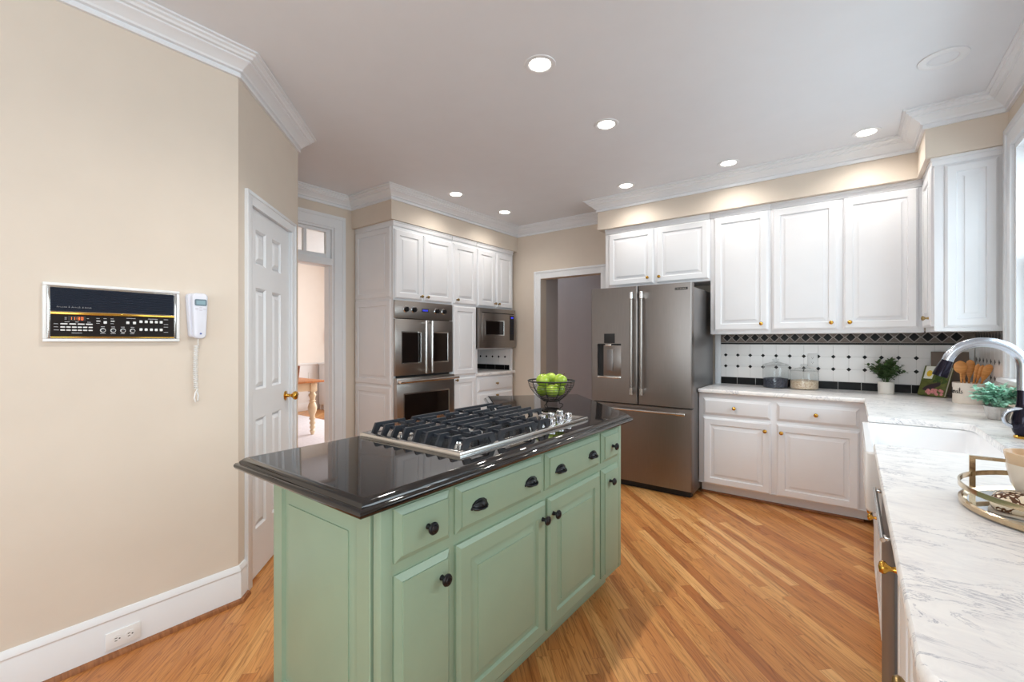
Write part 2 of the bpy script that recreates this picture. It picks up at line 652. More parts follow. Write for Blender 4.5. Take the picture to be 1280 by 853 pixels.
def tag(o, label, cat, group=None, kind=None):
    o['label'] = label
    o['category'] = cat
    if group:
        o['group'] = group
    if kind:
        o['kind'] = kind
    return o


def struct(o, label=None, cat=None):
    o['kind'] = 'structure'
    if label:
        o['label'] = label
        o['category'] = cat
    return o


def rot_x(deg, c=(0, 0, 0)):
    return Matrix.Translation(c) @ Matrix.Rotation(R(deg), 4, 'X') @ Matrix.Translation(Vector(c) * -1)


def at(c, *mats):
    T = Matrix.Translation(c)
    for m in mats:
        T = T @ m
    return T


def RM(deg, ax):
    return Matrix.Rotation(R(deg), 4, ax)


# ------------------------------------------------------------------ room shell
H = 2.743
XL, XR, YB, YF = -2.46, 0.715, 4.62, -3.2
SE = 0.89
DX, DY = XL - SE * math.sqrt(.5), 0.965 + SE * math.sqrt(.5)     # far end of the angled wall
XT = -4.06                                                        # wall with the transom doorway
b = MB()
b.box(-9.2, 1.2, YF - .15, 8.0, -0.1, 0.0)
struct(b.build('floor', M['floor'], smooth=0), 'diagonal honey oak strip floor', 'floor')
b = MB()
b.box(XT - .12, XR + .15, YF - .15, YB + .4, H, H + .1)
struct(b.build('ceiling', M['ceil'], smooth=0), 'flat white ceiling above the kitchen', 'ceiling')


def wall_with_holes(name, axis, p0, p1, a0, a1, holes, mat, zt=H):
    """slab between p0 and p1 across, running a0..a1, with (b0, b1, z0, z1) openings"""
    mb = MB()

    def put(q0, q1, z0, z1):
        if q1 - q0 < 1e-4 or z1 - z0 < 1e-4:
            return
        if axis == 'x':
            mb.box(q0, q1, p0, p1, z0, z1)
        else:
            mb.box(p0, p1, q0, q1, z0, z1)
    cur = a0
    for h0, h1, z0, z1 in sorted(holes):
        put(cur, h0, 0, zt)
        put(h0, h1, 0, z0)
        put(h0, h1, z1, zt)
        cur = h1
    put(cur, a1, 0, zt)
    return struct(mb.build(name, mat, smooth=0))


wall_with_holes('wall_left', 'y', XL - .12, XL, YF, 0.965, [], M['wall'])
# angled wall with the closet door, local frame s along the wall, z up, facing (1,1)
ANG = 135.0
aw = MB()
for s0, s1, z0, z1 in ((0, .13, 0, H), (.13, .745, 2.045, H), (.745, SE, 0, H)):
    aw.box(s0, s1, 0, .10, z0, z1)
o = aw.build('wall_angled', M['wall'], smooth=0, loc=(XL, 0.965, 0))
o.rotation_euler = (0, 0, R(ANG))
struct(o)
b = MB()
b.box(XT, DX, DY - .1, DY, 0, H)
struct(b.build('wall_return', M['wall'], smooth=0))
wall_with_holes('wall_transom', 'y', XT - .14, XT, DY - .1, YB + .12, [(1.68, 2.455, 0, 2.425)], M['wall'])
wall_with_holes('wall_back', 'x', YB, YB + .12, XT, XR + .12, [(-3.06, -2.25, 0, 2.075)], M['wall'])
wall_with_holes('wall_right', 'y', XR, XR + .14, YF, YB, [(1.75, 3.655, 1.10, 2.40), (-2.2, 0.2, .55, 2.45)], M['wall'])
wall_with_holes('wall_front', 'x', YF - .12, YF, XL - .12, XR + .14, [(-2.1, 0.3, .55, 2.45)], M['wall'])
b = MB()
b.box(XT, -3.42, 2.65, YB, 2.45, H)
struct(b.build('wall_soffit_oven_side', M['wall'], smooth=0))
b = MB()
b.prism([(-2.09, YB), (-2.09, 4.21), (.36, 4.21), (.36, 3.79), (XR, 3.79), (XR, YB)], 2.45, H)
struct(b.build('wall_soffit_back', M['wall'], smooth=0))

# crown moulding, one mitred run round the kitchen
cr = [(0, H - .112), (.015, H - .112), (.015, H - .099), (.008, H - .096), (.010, H - .087), (.023, H - .083), (.027, H - .074), (.040, H - .063),
      (.056, H - .051), (.067, H - .046), (.067, H - .038), (.080, H - .035), (.085, H - .026), (.096, H - .021), (.096, H - .012), (.110, H - .009), (.110, H - .0005), (0, H - .0005)]
b = MB()
b.sweep([(XL, YF), (XL, .965), (DX, DY), (XT, DY), (XT, 2.65), (-3.42, 2.65), (-3.42, YB), (-2.09, YB), (-2.09, 4.21), (.36, 4.21), (.36, 3.79), (XR, 3.79), (XR, YF)], cr)
struct(b.build('trim_1', M['trim'], smooth=16), 'white crown moulding along the ceiling', 'crown moulding')
# baseboards
bb = [(0, 0), (.016, 0), (.016, .135), (.013, .142), (.013, .150), (.016, .156), (.014, .166), (.006, .180), (0, .182)]
u = Vector((-1, 1)) * math.sqrt(.5)
c0 = Vector((XL, .965))
e0 = c0 + u * .066
b = MB()
b.sweep([(XL, YF), (XL, .965), tuple(e0)], bb)
struct(b.build('baseboard_left', M['trim'], smooth=25), 'tall white baseboard below the beige wall', 'baseboard')
b = MB()
shoe = [(.016, 0), (.034, 0), (.033, .008), (.028, .016), (.022, .019), (.016, .020)]
b.sweep([(XL, YF), (XL, .965), tuple(e0)], shoe)
struct(b.build('trim_2', M['shoe'], smooth=30), 'brown wooden shoe strip at the foot of the baseboard', 'shoe moulding')
b = MB()
b.sweep([(-3.42, YB), (-3.18, YB)], bb)
struct(b.build('baseboard_back', M['trim'], smooth=25))

# --- angled closet door
d1 = thing('door_1', 'white six-panel closet door with brass knob in the angled wall', 'door', (XL, .965, 0), ANG)
d1['kind'] = 'structure'
b = MB()
cas = [(0, 0), (.006, .014), (.02, .018), (.05, .014), (.058, .019), (.066, .019), (.07, 0)]


def casing_bars(b, x0, x1, zt, w, t=.019, y=0.0):
    """two legs and a head with a stepped face, opening x0..x1, head at zt"""
    o = w * .28
    for q0, q1 in ((x0 - w, x0), (x1, x1 + w)):
        b.box(q0, q1, y - t * .7, y, 0, zt + w, .002)
        c = q0 if q0 < x0 else q1 - o
        b.box(c - .0008, c + o + .0008, y - t, y - t * .5, 0, zt + w + .0008, .003)
    b.box(x0 - .001, x1 + .001, y - t * .7, y, zt, zt + w, .0)
    b.box(x0 - w + o - .001, x1 + w - o + .001, y - t, y - t * .5, zt + w - o, zt + w + .0008, .003)


casing_bars(b, .135, .74, 2.035, .068)
b.build('casing', M['trim'], d1)
b = MB()
b.box(.131, .138, .001, .10, 0, 2.036)
b.box(.738, .744, .001, .10, 0, 2.036)
b.box(.131, .744, .001, .10, 2.036, 2.044)
b.build('jamb', M['trim'], d1)
b = MB()
b.box(.139, .737, .010, .044, .012, 2.034)
pp = [(0, 0), (.002, .0), (.012, -.009), (.02, -.009), (.034, -.002)]
leaf_p = [(.222, .362), (.453, .594)]
rows = [(.27, .877), (1.04, 1.604), (1.735, 1.925)]
# leaf face: stiles and rails proud of sunk panels
b = MB()
b.box(.139, .737, .020, .044, .012, 2.034)
xs = [.139, .222, .362, .453, .594, .737]
for q0, q1 in ((xs[0], xs[1]), (xs[2], xs[3]), (xs[4], xs[5])):
    b.box(q0, q1, .008, .02, .012, 2.034)
zz = [.012] + [z for r in rows for z in r] + [2.034]
for q0, q1 in leaf_p:
    for i in range(0, len(zz), 2):
        b.box(q0, q1, .008, .02, zz[i], zz[i + 1])
    for z0, z1 in rows:
        b.rings(q0, q1, z0, z1, [(0, -.009), (0, .0), (.010, -.009), (.018, -.009), (.040, .001)], T=Matrix.Translation((0, .010, 0)))
b.build('door_leaf', M['trim'], d1, smooth=20)
for z in (.25, 1.052, 1.80):
    b = MB()
    b.box(.128, .150, .002, .009, z - .045, z + .045, .001)
    b.cyl((.139, -.003, z - .045), .006, .09)
    b.ball((.139, -.003, z + .047), .006, seg=10)
    b.ball((.139, -.003, z - .047), .006, seg=10)
    b.build('hinge', M['abrass'], d1)
b = MB()
b.lathe([(0, .012), (.030, .010), (.031, .004), (.012, 0), (.010, -.030), (.016, -.036), (.026, -.046), (.028, -.056), (.022, -.066), (0, -.069)], (.672, 0, .955), 'y', 32)
b.build('door_knob', M['brass'], d1, smooth=75)

# --- transom doorway
d2 = thing('door_2', 'white cased doorway with a transom window to the dining room', 'doorway', (XT, 0, 0), 90)
d2['kind'] = 'structure'
b = MB()
casing_bars(b, 1.68, 2.455, 2.42, .118, .02)
b.box(1.681, 1.70, .001, .139, 0, 2.40)
b.box(2.435, 2.454, .001, .139, 0, 2.40)
b.box(2.425, 2.4345, .045, .09, 0, 2.049)
b.box(1.681, 2.454, .001, .139, 2.40, 2.424)
b.box(1.70, 2.435, -.004, .14, 2.05, 2.115, .004)
b.build('casing', M['trim'], d2)
b = MB()
for q0, q1, z0, z1 in ((1.70, 1.745, 2.115, 2.40), (2.39, 2.435, 2.115, 2.40), (1.745, 2.39, 2.115, 2.16), (1.745, 2.39, 2.37, 2.40), (1.955, 1.985, 2.16, 2.37), (2.165, 2.195, 2.16, 2.37)):
    b.box(q0, q1, .03, .07, z0, z1, .003)
tf = b.build('transom_frame', M['trim'], d2)
b = MB()
b.box(1.745, 2.39, .048, .052, 2.16, 2.37)
b.build('pane', M['glass'], tf)

# --- cased hall opening
d3 = thing('door_3', 'white cased opening to the grey hall left of the fridge', 'doorway', (0, YB, 0), 0)
d3['kind'] = 'structure'
b = MB()
casing_bars(b, -3.06, -2.25, 2.075, .092, .02)
b.build('casing', M['trim'], d3)
# hall beyond
b = MB()
b.box(-3.10, -3.06, YB + .12, 5.02, 0, 2.6)
struct(b.build('wall_hall_side', M['hallj'], smooth=0))
b = MB()
b.box(-4.6, -.6, 5.9, 6.0, 0, 2.6)
struct(b.build('wall_hall_far', M['hall'], smooth=0))
b = MB()
b.box(-3.1, -.6, YB + .12, 6.0, 2.6, 2.7)
struct(b.build('ceiling_hall', M['ceil'], smooth=0))
b = MB()
b.box(-.72, -.6, YB + .12, 6.0, 0, 2.6)
struct(b.build('wall_hall_right', M['hall'], smooth=0))

# --- dining room shell
b = MB()
b.box(-8.3, -8.2, 0.6, 6.2, 0, 2.75)
struct(b.build('wall_dining_far', M['dining'], smooth=0))
b = MB()
b.box(-8.2, XT - .14, .5, .6, 0, 2.75)
struct(b.build('wall_dining_side', M['dining'], smooth=0))
wall_with_holes('wall_dining_added_opening', 'x', 5.3, 5.4, -8.2, XT - .02, [(-7.1, -4.5, .55, 2.45)], M['dining'], 2.75)  # unseen wall; its opening is added to let in the dining fill
b = MB()
b.box(-8.3, XT - .14, .5, 6.2, 2.75, 2.85)
struct(b.build('ceiling_dining', M['ceil'], smooth=0))
b = MB()
b.box(-8.2, -8.185, .6, 5.3, 0, .86)
b.box(-8.2, -8.165, .6, 5.3, .86, .895, .006)
b.box(-8.2, -8.17, .6, 5.3, 0, .14, .004)
for k in range(5):
    y0 = .9 + k * .88
    for q in ((y0, y0 + .7, .25, .265), (y0, y0 + .7, .70, .715), (y0, y0 + .015, .265, .70), (y0 + .685, y0 + .7, .265, .70)):
        b.box(-8.19, -8.175, q[0], q[1], q[2], q[3])
struct(b.build('trim_3', M['wains']), 'pale wainscot and chair rail in the dining room', 'wainscot')

# --- windows
w1 = thing('window_1', 'white cased window above the sink at the right edge', 'window', (XR, 0, 0), -90)
w1['kind'] = 'structure'
b = MB()
x0, x1, zb, zt, w = -3.655, -1.75, 1.10, 2.40, .118


def wcasing(b, x0, x1, zb, zt, w):
    for q0, q1 in ((x0 - w, x0), (x1, x1 + w)):
        b.box(q0, q1, -.016, 0, zb, zt + w, .002)
        outer = q0 if q0 < x0 else q1 - .034
        b.box(outer - .0008, outer + .0348, -.026, -.005, zb, zt + w + .0008, .004)
        inner = q1 - .02 if q0 < x0 else q0
        b.box(inner - .0008, inner + .0208, -.021, -.005, zb, zt + .02, .003)
    b.box(x0 - .001, x1 + .001, -.016, 0, zt, zt + w)
    b.box(x0 - w + .033, x1 + w - .033, -.026, -.005, zt + w - .034, zt + w + .0008, .004)
    b.box(x0 - .001, x1 + .001, -.021, -.005, zt - .0008, zt + .02, .003)


wcasing(b, x0, x1, zb, zt, w)
b.build('casing', M['trim'], w1)
b = MB()
b.box(x0 - w - .02, x1 + w + .02, -.05, .14, zb - .028, zb, .008)
b.build('sill', M['trim'], w1)


def sashes(parent, x0, x1, zb, zt, cols):
    fr = MB()
    fr.box(x0 + .001, x0 + .03, -.002, .139, zb, zt - .001)
    fr.box(x1 - .03, x1 - .001, -.002, .139, zb, zt - .001)
    fr.box(x0 + .03, x1 - .03, -.002, .139, zt - .03, zt - .001)
    wd = (x1 - x0 - .06) / cols
    zm = (zb + zt) / 2
    for c in range(cols):
        a = x0 + .03 + c * wd
        for z0, z1, y in ((zb, zm + .02, .05), (zm - .02, zt - .03, .085)):
            fr.box(a, a + .045, y, y + .03, z0, z1)
            fr.box(a + wd - .045, a + wd, y, y + .03, z0, z1)
            fr.box(a + .045, a + wd - .045, y, y + .03, z0, z0 + .045)
            fr.box(a + .045, a + wd - .045, y, y + .03, z1 - .045, z1)
    f = fr.build('sash_frame', M['trim'], parent)
    g = MB()
    for c in range(cols):
        a = x0 + .03 + c * wd
        for z0, z1, y in ((zb, zm, .065), (zm, zt - .03, .1)):
            g.box(a + .045, a + wd - .045, y - .002, y + .002, z0 + .04, z1 - .02)
    g.build('pane', M['glass'], f)


sashes(w1, x0, x1, zb, zt, 2)
w2 = thing('window_2', 'tall breakfast window in the right wall behind the viewer', 'window', (XR, 0, 0), -90)
w2['kind'] = 'structure'
b = MB()
wcasing(b, -.2, 2.2, .55, 2.45, .1)
b.build('casing', M['trim'], w2)
sashes(w2, -.2, 2.2, .55, 2.45, 3)
w3 = thing('window_3', 'wide window in the rear wall behind the viewer', 'window', (0, YF, 0), 180)
w3['kind'] = 'structure'
b = MB()
wcasing(b, -.3, 2.1, .55, 2.45, .1)
b.build('casing', M['trim'], w3)
sashes(w3, -.3, 2.1, .55, 2.45, 3)

# ------------------------------------------------------------------ backsplash tile (structure)
def splash(name, T, x0, x1, zb, zt, first, border):
    """tiled band facing -y in a local frame; 4-inch grid with black dots, black base course and diamond border"""
    P = .1035
    mb = MB()
    top = zt - (.105 if border else 0)
    mb.box(x0, x1, -.008, 0, zb, zt, mi=3, T=T)
    # base course of black bars
    k = first - .06
    base_h = .066
    xs = [x0]
    q = first - .055
    while q < x1:
        if q > x0 + .01:
            xs.append(q)
        q += .1525
    xs.append(x1)
    for a, c in zip(xs, xs[1:]):
        if c - a > .01:
            mb.box(a + .0015, c - .0015, -.0105, -.006, zb + .003, zb + base_h, .001, 1, mi=1, T=T)
    # field tiles
    gx = [x0] + [first + P * i for i in range(-3, 60) if x0 + .004 < first + P * i < x1 - .004] + [x1]
    gz = [zb + base_h + .0025]
    zrow = zb + .170
    while zrow < top - .02:
        gz.append(zrow)
        zrow += P
    gz.append(top - .002)
    for i in range(len(gx) - 1):
        for j in range(len(gz) - 1):
            mb.box(gx[i] + .001, gx[i + 1] - .001, -.0098, -.006, gz[j] + .001, gz[j + 1] - .001, .0007, 1, mi=0, T=T)
    for x in gx[1:-1]:
        for z in gz[1:-1]:
            r = .0165
            vs = [(x - r, -.0108, z), (x, -.0108, z - r), (x + r, -.0108, z), (x, -.0108, z + r), (x - r, -.007, z), (x, -.007, z - r), (x + r, -.007, z), (x, -.007, z + r)]
            mb.add(vs, [[0, 1, 2, 3], [4, 5, 6, 7], [0, 1, 5, 4], [1, 2, 6, 5], [2, 3, 7, 6], [3, 0, 4, 7]], 1, T)
    if border:
        mb.box(x0, x1, -.0115, -.006, top, top + .014, .002, 1, mi=1, T=T)
        mb.box(x0, x1, -.0095, -.006, top + .016, zt, mi=2, T=T)
        zc, hh = (top + .016 + zt) / 2, .041
        q = first + .012
        pd = .0777
        i = -2
        while q + pd * i < x1 - .02:
            x = q + pd * i
            i += 1
            if x < x0 + .03:
                continue
            for rr, dd, mi in ((.039, .0100, 3), (.0355, .0104, 2), (.030, .0110, 1)):
                sx, sz = (rr, rr * 1.08)
                vs = [(x - sx, -dd, zc), (x, -dd, zc - sz), (x + sx, -dd, zc), (x, -dd, zc + sz)]
                mb.add(vs, [[0, 1, 2, 3]], mi, T)
    return struct(mb.build(name, [M['tilew'], M['tileb'], M['tileg'], M['grout']], smooth=0))


CT = 0.905
splash('wall_backsplash', at((0, YB, 0)), -1.0, XR - .012, CT, 1.385, -.957, True)
splash('wall_backsplash_side', at((XR, 0, 0), RM(-90, 'Z')), -YB + .012, -3.79, CT, 1.385, -4.56, True)
splash('wall_backsplash_niche', at((0, 4.532, 0)), -4.02, -3.475, .938, 1.2, -3.96, False)

# ------------------------------------------------------------------ cabinet helpers
RAISED = lambda F=.055, t=.02: [(0, 0), (0, t - .009), (.003, t - .007), (.011, t - .001), (.013, t), (F, t), (F + .005, t - .010), (F + .012, t - .010), (F + .036, t - .0030), (F + .0365, t + .0004), (F + .040, t + .0010)]
SLAB = lambda t=.02: [(0, 0), (0, t - .014), (.002, t - .013), (.019, t - .0035), (.0193, t + .0006), (.022, t + .001)]


def door(parent, x0, x1, z0, z1, mat, F=.055, name='door', y=0.0, t=.02):
    mb = MB()
    mb.rings(x0, x1, z0, z1, RAISED(F, t), T=at((0, y, 0)))
    return mb.build(name, mat, parent, smooth=20)


def drawer(parent, x0, x1, z0, z1, mat, y=0.0, t=.02):
    mb = MB()
    mb.rings(x0, x1, z0, z1, SLAB(t), T=at((0, y, 0)))
    return mb.build('drawer', mat, parent, smooth=20)


def knob(parent, x, z, mat, y=-.02, r=.015, name='knob'):
    mb = MB()
    mb.lathe([(r * .55, 0), (r * .5, -.004), (r * .36, -.012), (r * .5, -.018), (r * .95, -.024), (r, -.029), (r * .8, -.035), (0, -.037)], (x, y, z), 'y', 20)
    return mb.build(name, mat, parent, smooth=70)


def rosette_knob(parent, x, z, y=-.02):
    mb = MB()
    mb.lathe([(.009, 0), (.008, -.004), (.006, -.014), (.010, -.019), (.0175, -.022), (.0185, -.026), (.016, -.030), (.012, -.031), (.010, -.034), (0, -.036)], (x, y, z), 'y', 22)
    return mb.build('knob', M['black'], parent)


def cup_pull(parent, x, z, y=-.02):
    """bin pull: a half dome open below, with a small ear at each side"""
    mb = MB()
    n, m = 16, 8
    vs, fs = [], []
    for i in range(n + 1):
        a = math.pi * i / n
        for j in range(m + 1):
            q = (math.pi / 2) * j / m
            r = math.cos(q)
            vs.append((-.040 * math.cos(a) * (r * .75 + .25 * (1 - j / m)) if j < m else 0, -.026 * math.sin(q) ** .8 * (.3 + .7 * math.sin(a)), .026 * math.sin(a) * r + .002))
    for i in range(n):
        for j in range(m):
            k = i * (m + 1) + j
            fs.append([k, k + 1, k + m + 2, k + m + 1])
    mb.add(vs, fs, 0, at((x, y, z - .012)))
    # lower lip and ears
    lip = [(-.040, -.003, 0), (-.034, -.013, -.002), (-.018, -.023, -.004), (0, -.026, -.005), (.018, -.023, -.004), (.034, -.013, -.002), (.040, -.003, 0)]
    mb.tube([(x + p[0], y + p[1], z - .010 + p[2]) for p in lip], .0042, 8)
    top = [(-.043, 0, -.004), (-.038, -.003, .012), (-.022, -.004, .022), (0, -.004, .0255), (.022, -.004, .022), (.038, -.003, .012), (.043, 0, -.004)]
    mb.tube([(x + p[0], y + p[1], z - .010 + p[2]) for p in top], .0040, 8)
    for q in (-.042, .042):
        mb.ball((x + q, y - .002, z - .012), .0062, (1.2, .7, 1), 10)
    # body filling the dome so that it reads solid
    mb.ball((x, y, z - .008), 1.0, (.038, .022, .022), 16)
    c_ = Vector((x, y, z))
    mb.v = [c_ + Vector(((v.x - x) * .84, (v.y - y) * .95, (v.z - z) * .84)) for v in mb.v]
    return mb.build('cup_pull', M['black'], parent)


C = M['cab']
# ------------------------------------------------------------------ island
isl = thing('kitchen_island', 'sage green island cabinet with black knobs and cup pulls', 'island', (-1.0, .75, 0), 90)
G = M['green']
b = MB()
b.box(.003, 1.537, .003, .60, .10, .879)
b.box(.03, 1.50, .07, .57, 0, .10)
b.box(-.013, .026, -.003, .030, .10, .879, .003)
b.box(.020, 1.505, -.0005, .02, .10, .879)
b.box(1.504, 1.538, -.003, .05, .10, .879, .003)
# rear support for the turned seating end
b.box(1.20, 1.50, .60, .80, 0, .879, .003)
b.build('body', G, isl)
b = MB()
b.rings(-.594, -.042, .10, .872, [(0, 0), (0, .012), (.004, .014), (.060, .014), (.064, .003), (.074, .003), (.104, .010), (.1045, .0135), (.108, .014)], T=RM(-90, 'Z'))
b.build('end_panel', G, isl, smooth=20)
for x0, x1, kind in ((.029, .239, 'k'), (.264, .752, 'c'), (.780, 1.259, 'c'), (1.289, 1.482, 'k')):
    d = drawer(isl, x0, x1, .702, .851, G)
    if kind == 'k':
        rosette_knob(d, (x0 + x1) / 2 + .004, .773)
    else:
        for q in (.2, .81):
            cup_pull(d, x0 + (x1 - x0) * q, .777)
for x0, x1, F, kx in ((.029, .239, .0, .192), (.264, .772, .058, .742), (.792, 1.259, .058, .822), (1.289, 1.482, 0, 1.36)):
    if F:
        d = door(isl, x0, x1, .128, .668, G, F)
    else:
        mb = MB()
        mb.rings(x0, x1, .128, .668, SLAB())
        d = mb.build('door', G, isl, smooth=20)
    rosette_knob(d, kx, .602)

ctop = [(-.948, .647), (-.948, 2.287), (-1.61, 2.935), (-2.075, 2.43), (-1.63, 1.985), (-1.63, .647)]
b = MB()
b.prism(ctop, 0, 0, prof=[(-.03, .880), (.004, .880), (.012, .883), (.016, .890), (.016, .896), (.012, .902), (.004, .904), (.003, .908), (-.001, .911), (-.006, .916), (-.012, .9195), (-.02, .920)])
tag(b.build('island_countertop', M['granite'], smooth=50), 'polished black granite island top with an angled seating end', 'countertop')

# ------------------------------------------------------------------ cooktop
ck = thing('gas_cooktop', 'stainless steel gas cooktop with black iron grates on the island', 'cooktop', (-1.045, 1.09, .9205), 90)
b = MB()
b.rings(0, .91, 0, .565, [(0, 0), (0, .009), (.003, .014), (.009, .0165), (.015, .0165), (.021, .013), (.026, .007), (.03, .006)], T=Matrix(((1, 0, 0, 0), (0, 0, 1, 0), (0, -1, 0, 0), (0, 0, 0, 1))))
b.build('tray', M['steelb'], ck)
IR = M['iron']


def bridge(mb, x0, x1, y, l0=True, l1=True, w=.0105, t=.013, zt=.05, sl=.020):
    """a grate bar along x with slanted feet"""
    a, c = (x0 + sl if l0 else x0), (x1 - sl if l1 else x1)
    z1, z0 = zt, zt - t
    out = [(x0 if l0 else a, .006), (a, z1), (c, z1), (x1 if l1 else c, .006)]
    inn = [(x0 + .026 if l0 else a, .006), (a + .026 if l0 else a, z0), (c - .026 if l1 else c, z0), (x1 - .026 if l1 else c, .006)]
    if not l0:
        out[0] = (a, z0 + .004)
        inn[0] = (a, z0 + .002)
    if not l1:
        out[3] = (c, z0 + .004)
        inn[3] = (c, z0 + .002)
    vs = []
    for yy in (y - w / 2, y + w / 2):
        vs += [(p[0], yy, p[1]) for p in out] + [(p[0], yy, p[1]) for p in inn]
    fs = []
    for i in range(3):
        fs.append([i, i + 1, 4 + i + 1, 4 + i])
        fs.append([8 + i, 8 + i + 1, 12 + i + 1, 12 + i])
        fs.append([i, i + 1, 8 + i + 1, 8 + i])
        fs.append([4 + i, 4 + i + 1, 12 + i + 1, 12 + i])
    fs.append([0, 4, 12, 8])
    fs.append([3, 7, 15, 11])
    mb.add(vs, fs)


ys = [.028 + i * .0632 for i in range(9)]
for gx0, gx1 in ((.032, .222), (.228, .496), (.502, .83)):
    mb = MB()
    for i, y in enumerate(ys):
        x1 = gx1
        if gx1 > .8 and y < .2:
            x1 = .60
        xm = (gx0 + x1) / 2
        if i in (1, 2, 6, 7) and x1 - gx0 > .15:
            bridge(mb, gx0, xm - .030, y, True, False)
            bridge(mb, xm + .030, x1, y, False, True)
        else:
            bridge(mb, gx0, x1, y)
    # cross ties
    for xx in (gx0 + .05, gx1 - .05 if gx1 < .8 else .55):
        mb.box(xx - .005, xx + .005, ys[0], ys[-1], .030, .040)
    if gx1 > .8:
        mb.box(.775, .785, ys[3], ys[-1], .030, .040)
        mb.box(.594, .604, .19, .20, .006, .048)
    mb.build('grate', IR, ck, smooth=0)
for bx, by, r in ((.127, .12, .032), (.127, .43, .042), (.362, .28, .055), (.60, .42, .042), (.55, .12, .026)):
    mb = MB()
    mb.lathe([(r * 1.25, .004), (r * 1.25, .010), (r, .014), (r * .95, .020), (0, .020)], (bx, by, 0), 'z', 24)
    bo = mb.build('burner', M['steelb'], ck)
    mb = MB()
    mb.lathe([(r * .8, .020), (r * .85, .024), (r * .7, .028), (0, .029)], (bx, by, 0), 'z', 24)
    mb.build('burner_cap', M['iron'], bo)
for x, y in ((.655, .050), (.735, .052), (.815, .056), (.690, .126), (.772, .128), (.857, .130)):
    mb = MB()
    mb.lathe([(.020, .004), (.020, .008), (.017, .010), (.0165, .030), (.0185, .032), (.0185, .036), (.016, .038), (0, .038)], (x, y, 0), 'z', 24)
    mb.box(x - .004, x + .004, y - .016, y + .016, .037, .041, .001)
    mb.build('control_knob', M['chrome'], ck)

# ------------------------------------------------------------------ wire bowl and apples
BX, BY, BZ = -1.36, 2.16, .9205
bw = thing('fruit_bowl', 'black wire fruit bowl of green apples on the granite island', 'bowl', (BX, BY, BZ))


def bowl_r(z):
    q = max(0.0, min(1.0, (z - .052) / .112))
    return .045 + .085 * math.sin(q * math.pi / 2) ** .9


ring = lambda r, z, n=40: [(r * math.cos(2 * math.pi * i / n), r * math.sin(2 * math.pi * i / n), z) for i in range(n)]
mb = MB()
mb.tube(ring(.131, .165), .0042, 8, True)
mb.build('rim', M['wire'], bw)
mb = MB()
for z in (.054, .060, .068, .076, .084, .093, .102, .112, .123, .134, .146):
    mb.tube(ring(bowl_r(z), z), .0014, 5, True)
for i in range(10):
    a = 2 * math.pi * i / 10
    mb.tube([(bowl_r(z) * math.cos(a), bowl_r(z) * math.sin(a), z) for z in (.052, .06, .07, .085, .1, .12, .14, .165)], .0017, 5)
mb.lathe([(0, .050), (.046, .050), (.047, .053), (0, .053)], seg=24)
mb.build('basket', M['wire'], bw)
mb = MB()
mb.tube(ring(.052, .0035), .0035, 8, True)
for i in range(3):
    a = 2 * math.pi * i / 3 + .5
    c_, s_ = math.cos(a), math.sin(a)
    pts = [(.052, .003), (.050, .012), (.062, .020), (.066, .030), (.056, .038), (.046, .036), (.045, .050)]
    mb.tube([(r * c_, r * s_, z) for r, z in pts], .0026, 6)
mb.build('foot', M['wire'], bw)


def apple_mesh(o_name):
    mb = MB()
    prof = []
    R0 = .038
    for i in range(19):
        t = math.pi * i / 18
        r = R0 * math.sin(t) * (1 + .06 * math.cos(t))
        z = -R0 * .92 * math.cos(t)
        if i > 15:
            z = R0 * .92 * math.cos(math.pi * 3 / 18) - (i - 15) * .0035 + .002
        if i < 2:
            z = -R0 * .92 * math.cos(math.pi * 2 / 18) + (2 - i) * .002
        prof.append((max(r, 0), z))
    prof[0] = (0, prof[0][1])
    prof[-1] = (0, prof[-1][1])
    mb.lathe(prof, (0, 0, 0), 'z', 28)
    return mb


stem_mb = MB().tube([(0, 0, .024), (.001, 0, .034), (.004, .001, .042)], [.0013, .0013, .002], 6)
spots = [(-.050, -.028, .171, 12, 'green apple on the heap at the left of the wire bowl'),
         (.000, .057, .172, -14, 'green apple at the back of the heap in the wire bowl'),
         (.050, -.028, .171, 26, 'pale green apple with its stem end up at the right of the heap'),
         (.000, -.051, .1125, 18, 'yellow-green apple seen through the front wires of the bowl'),
         (.0445, .0255, .1125, -30, 'green apple low in the bowl behind the right side wires'),
         (-.0445, .0255, .1125, 40, 'green apple low in the bowl behind the left side wires')]
for i, (x, y, z, tilt, lab) in enumerate(spots):
    c_, s_ = math.cos(R(37.2)), math.sin(R(37.2))
    wx, wy = x * c_ - y * s_, x * s_ + y * c_
    if i == 0:
        a0 = apple_mesh('apple').build('apple', M['apple'], smooth=60)
        st0 = stem_mb.build('stem', M['stem'], a0)
        a = a0
    else:
        a = a0.copy()
        COL.objects.link(a)
        st = st0.copy()
        COL.objects.link(st)
        st.parent = a
    a.location = (BX + wx, BY + wy, BZ + z)
    a.rotation_euler = (R(tilt), R(tilt * .6), R(50 * i))
    tag(a, lab, 'apple', 'apples in the wire bowl')

# ------------------------------------------------------------------ refrigerator
fr = thing('refrigerator', 'stainless french door refrigerator with water dispenser', 'refrigerator', (-1.969, 3.83, 0))
FW = .915
b = MB()
b.box(.006, FW - .006, .075, .73, .03, 1.765, .004)
b.build('body', M['fgrey'], fr)
b = MB()
b.box(.02, FW - .02, .05, .12, 0, .06, .003)
b.build('kick_grille', M['dark'], fr)
ST = M['steelv']
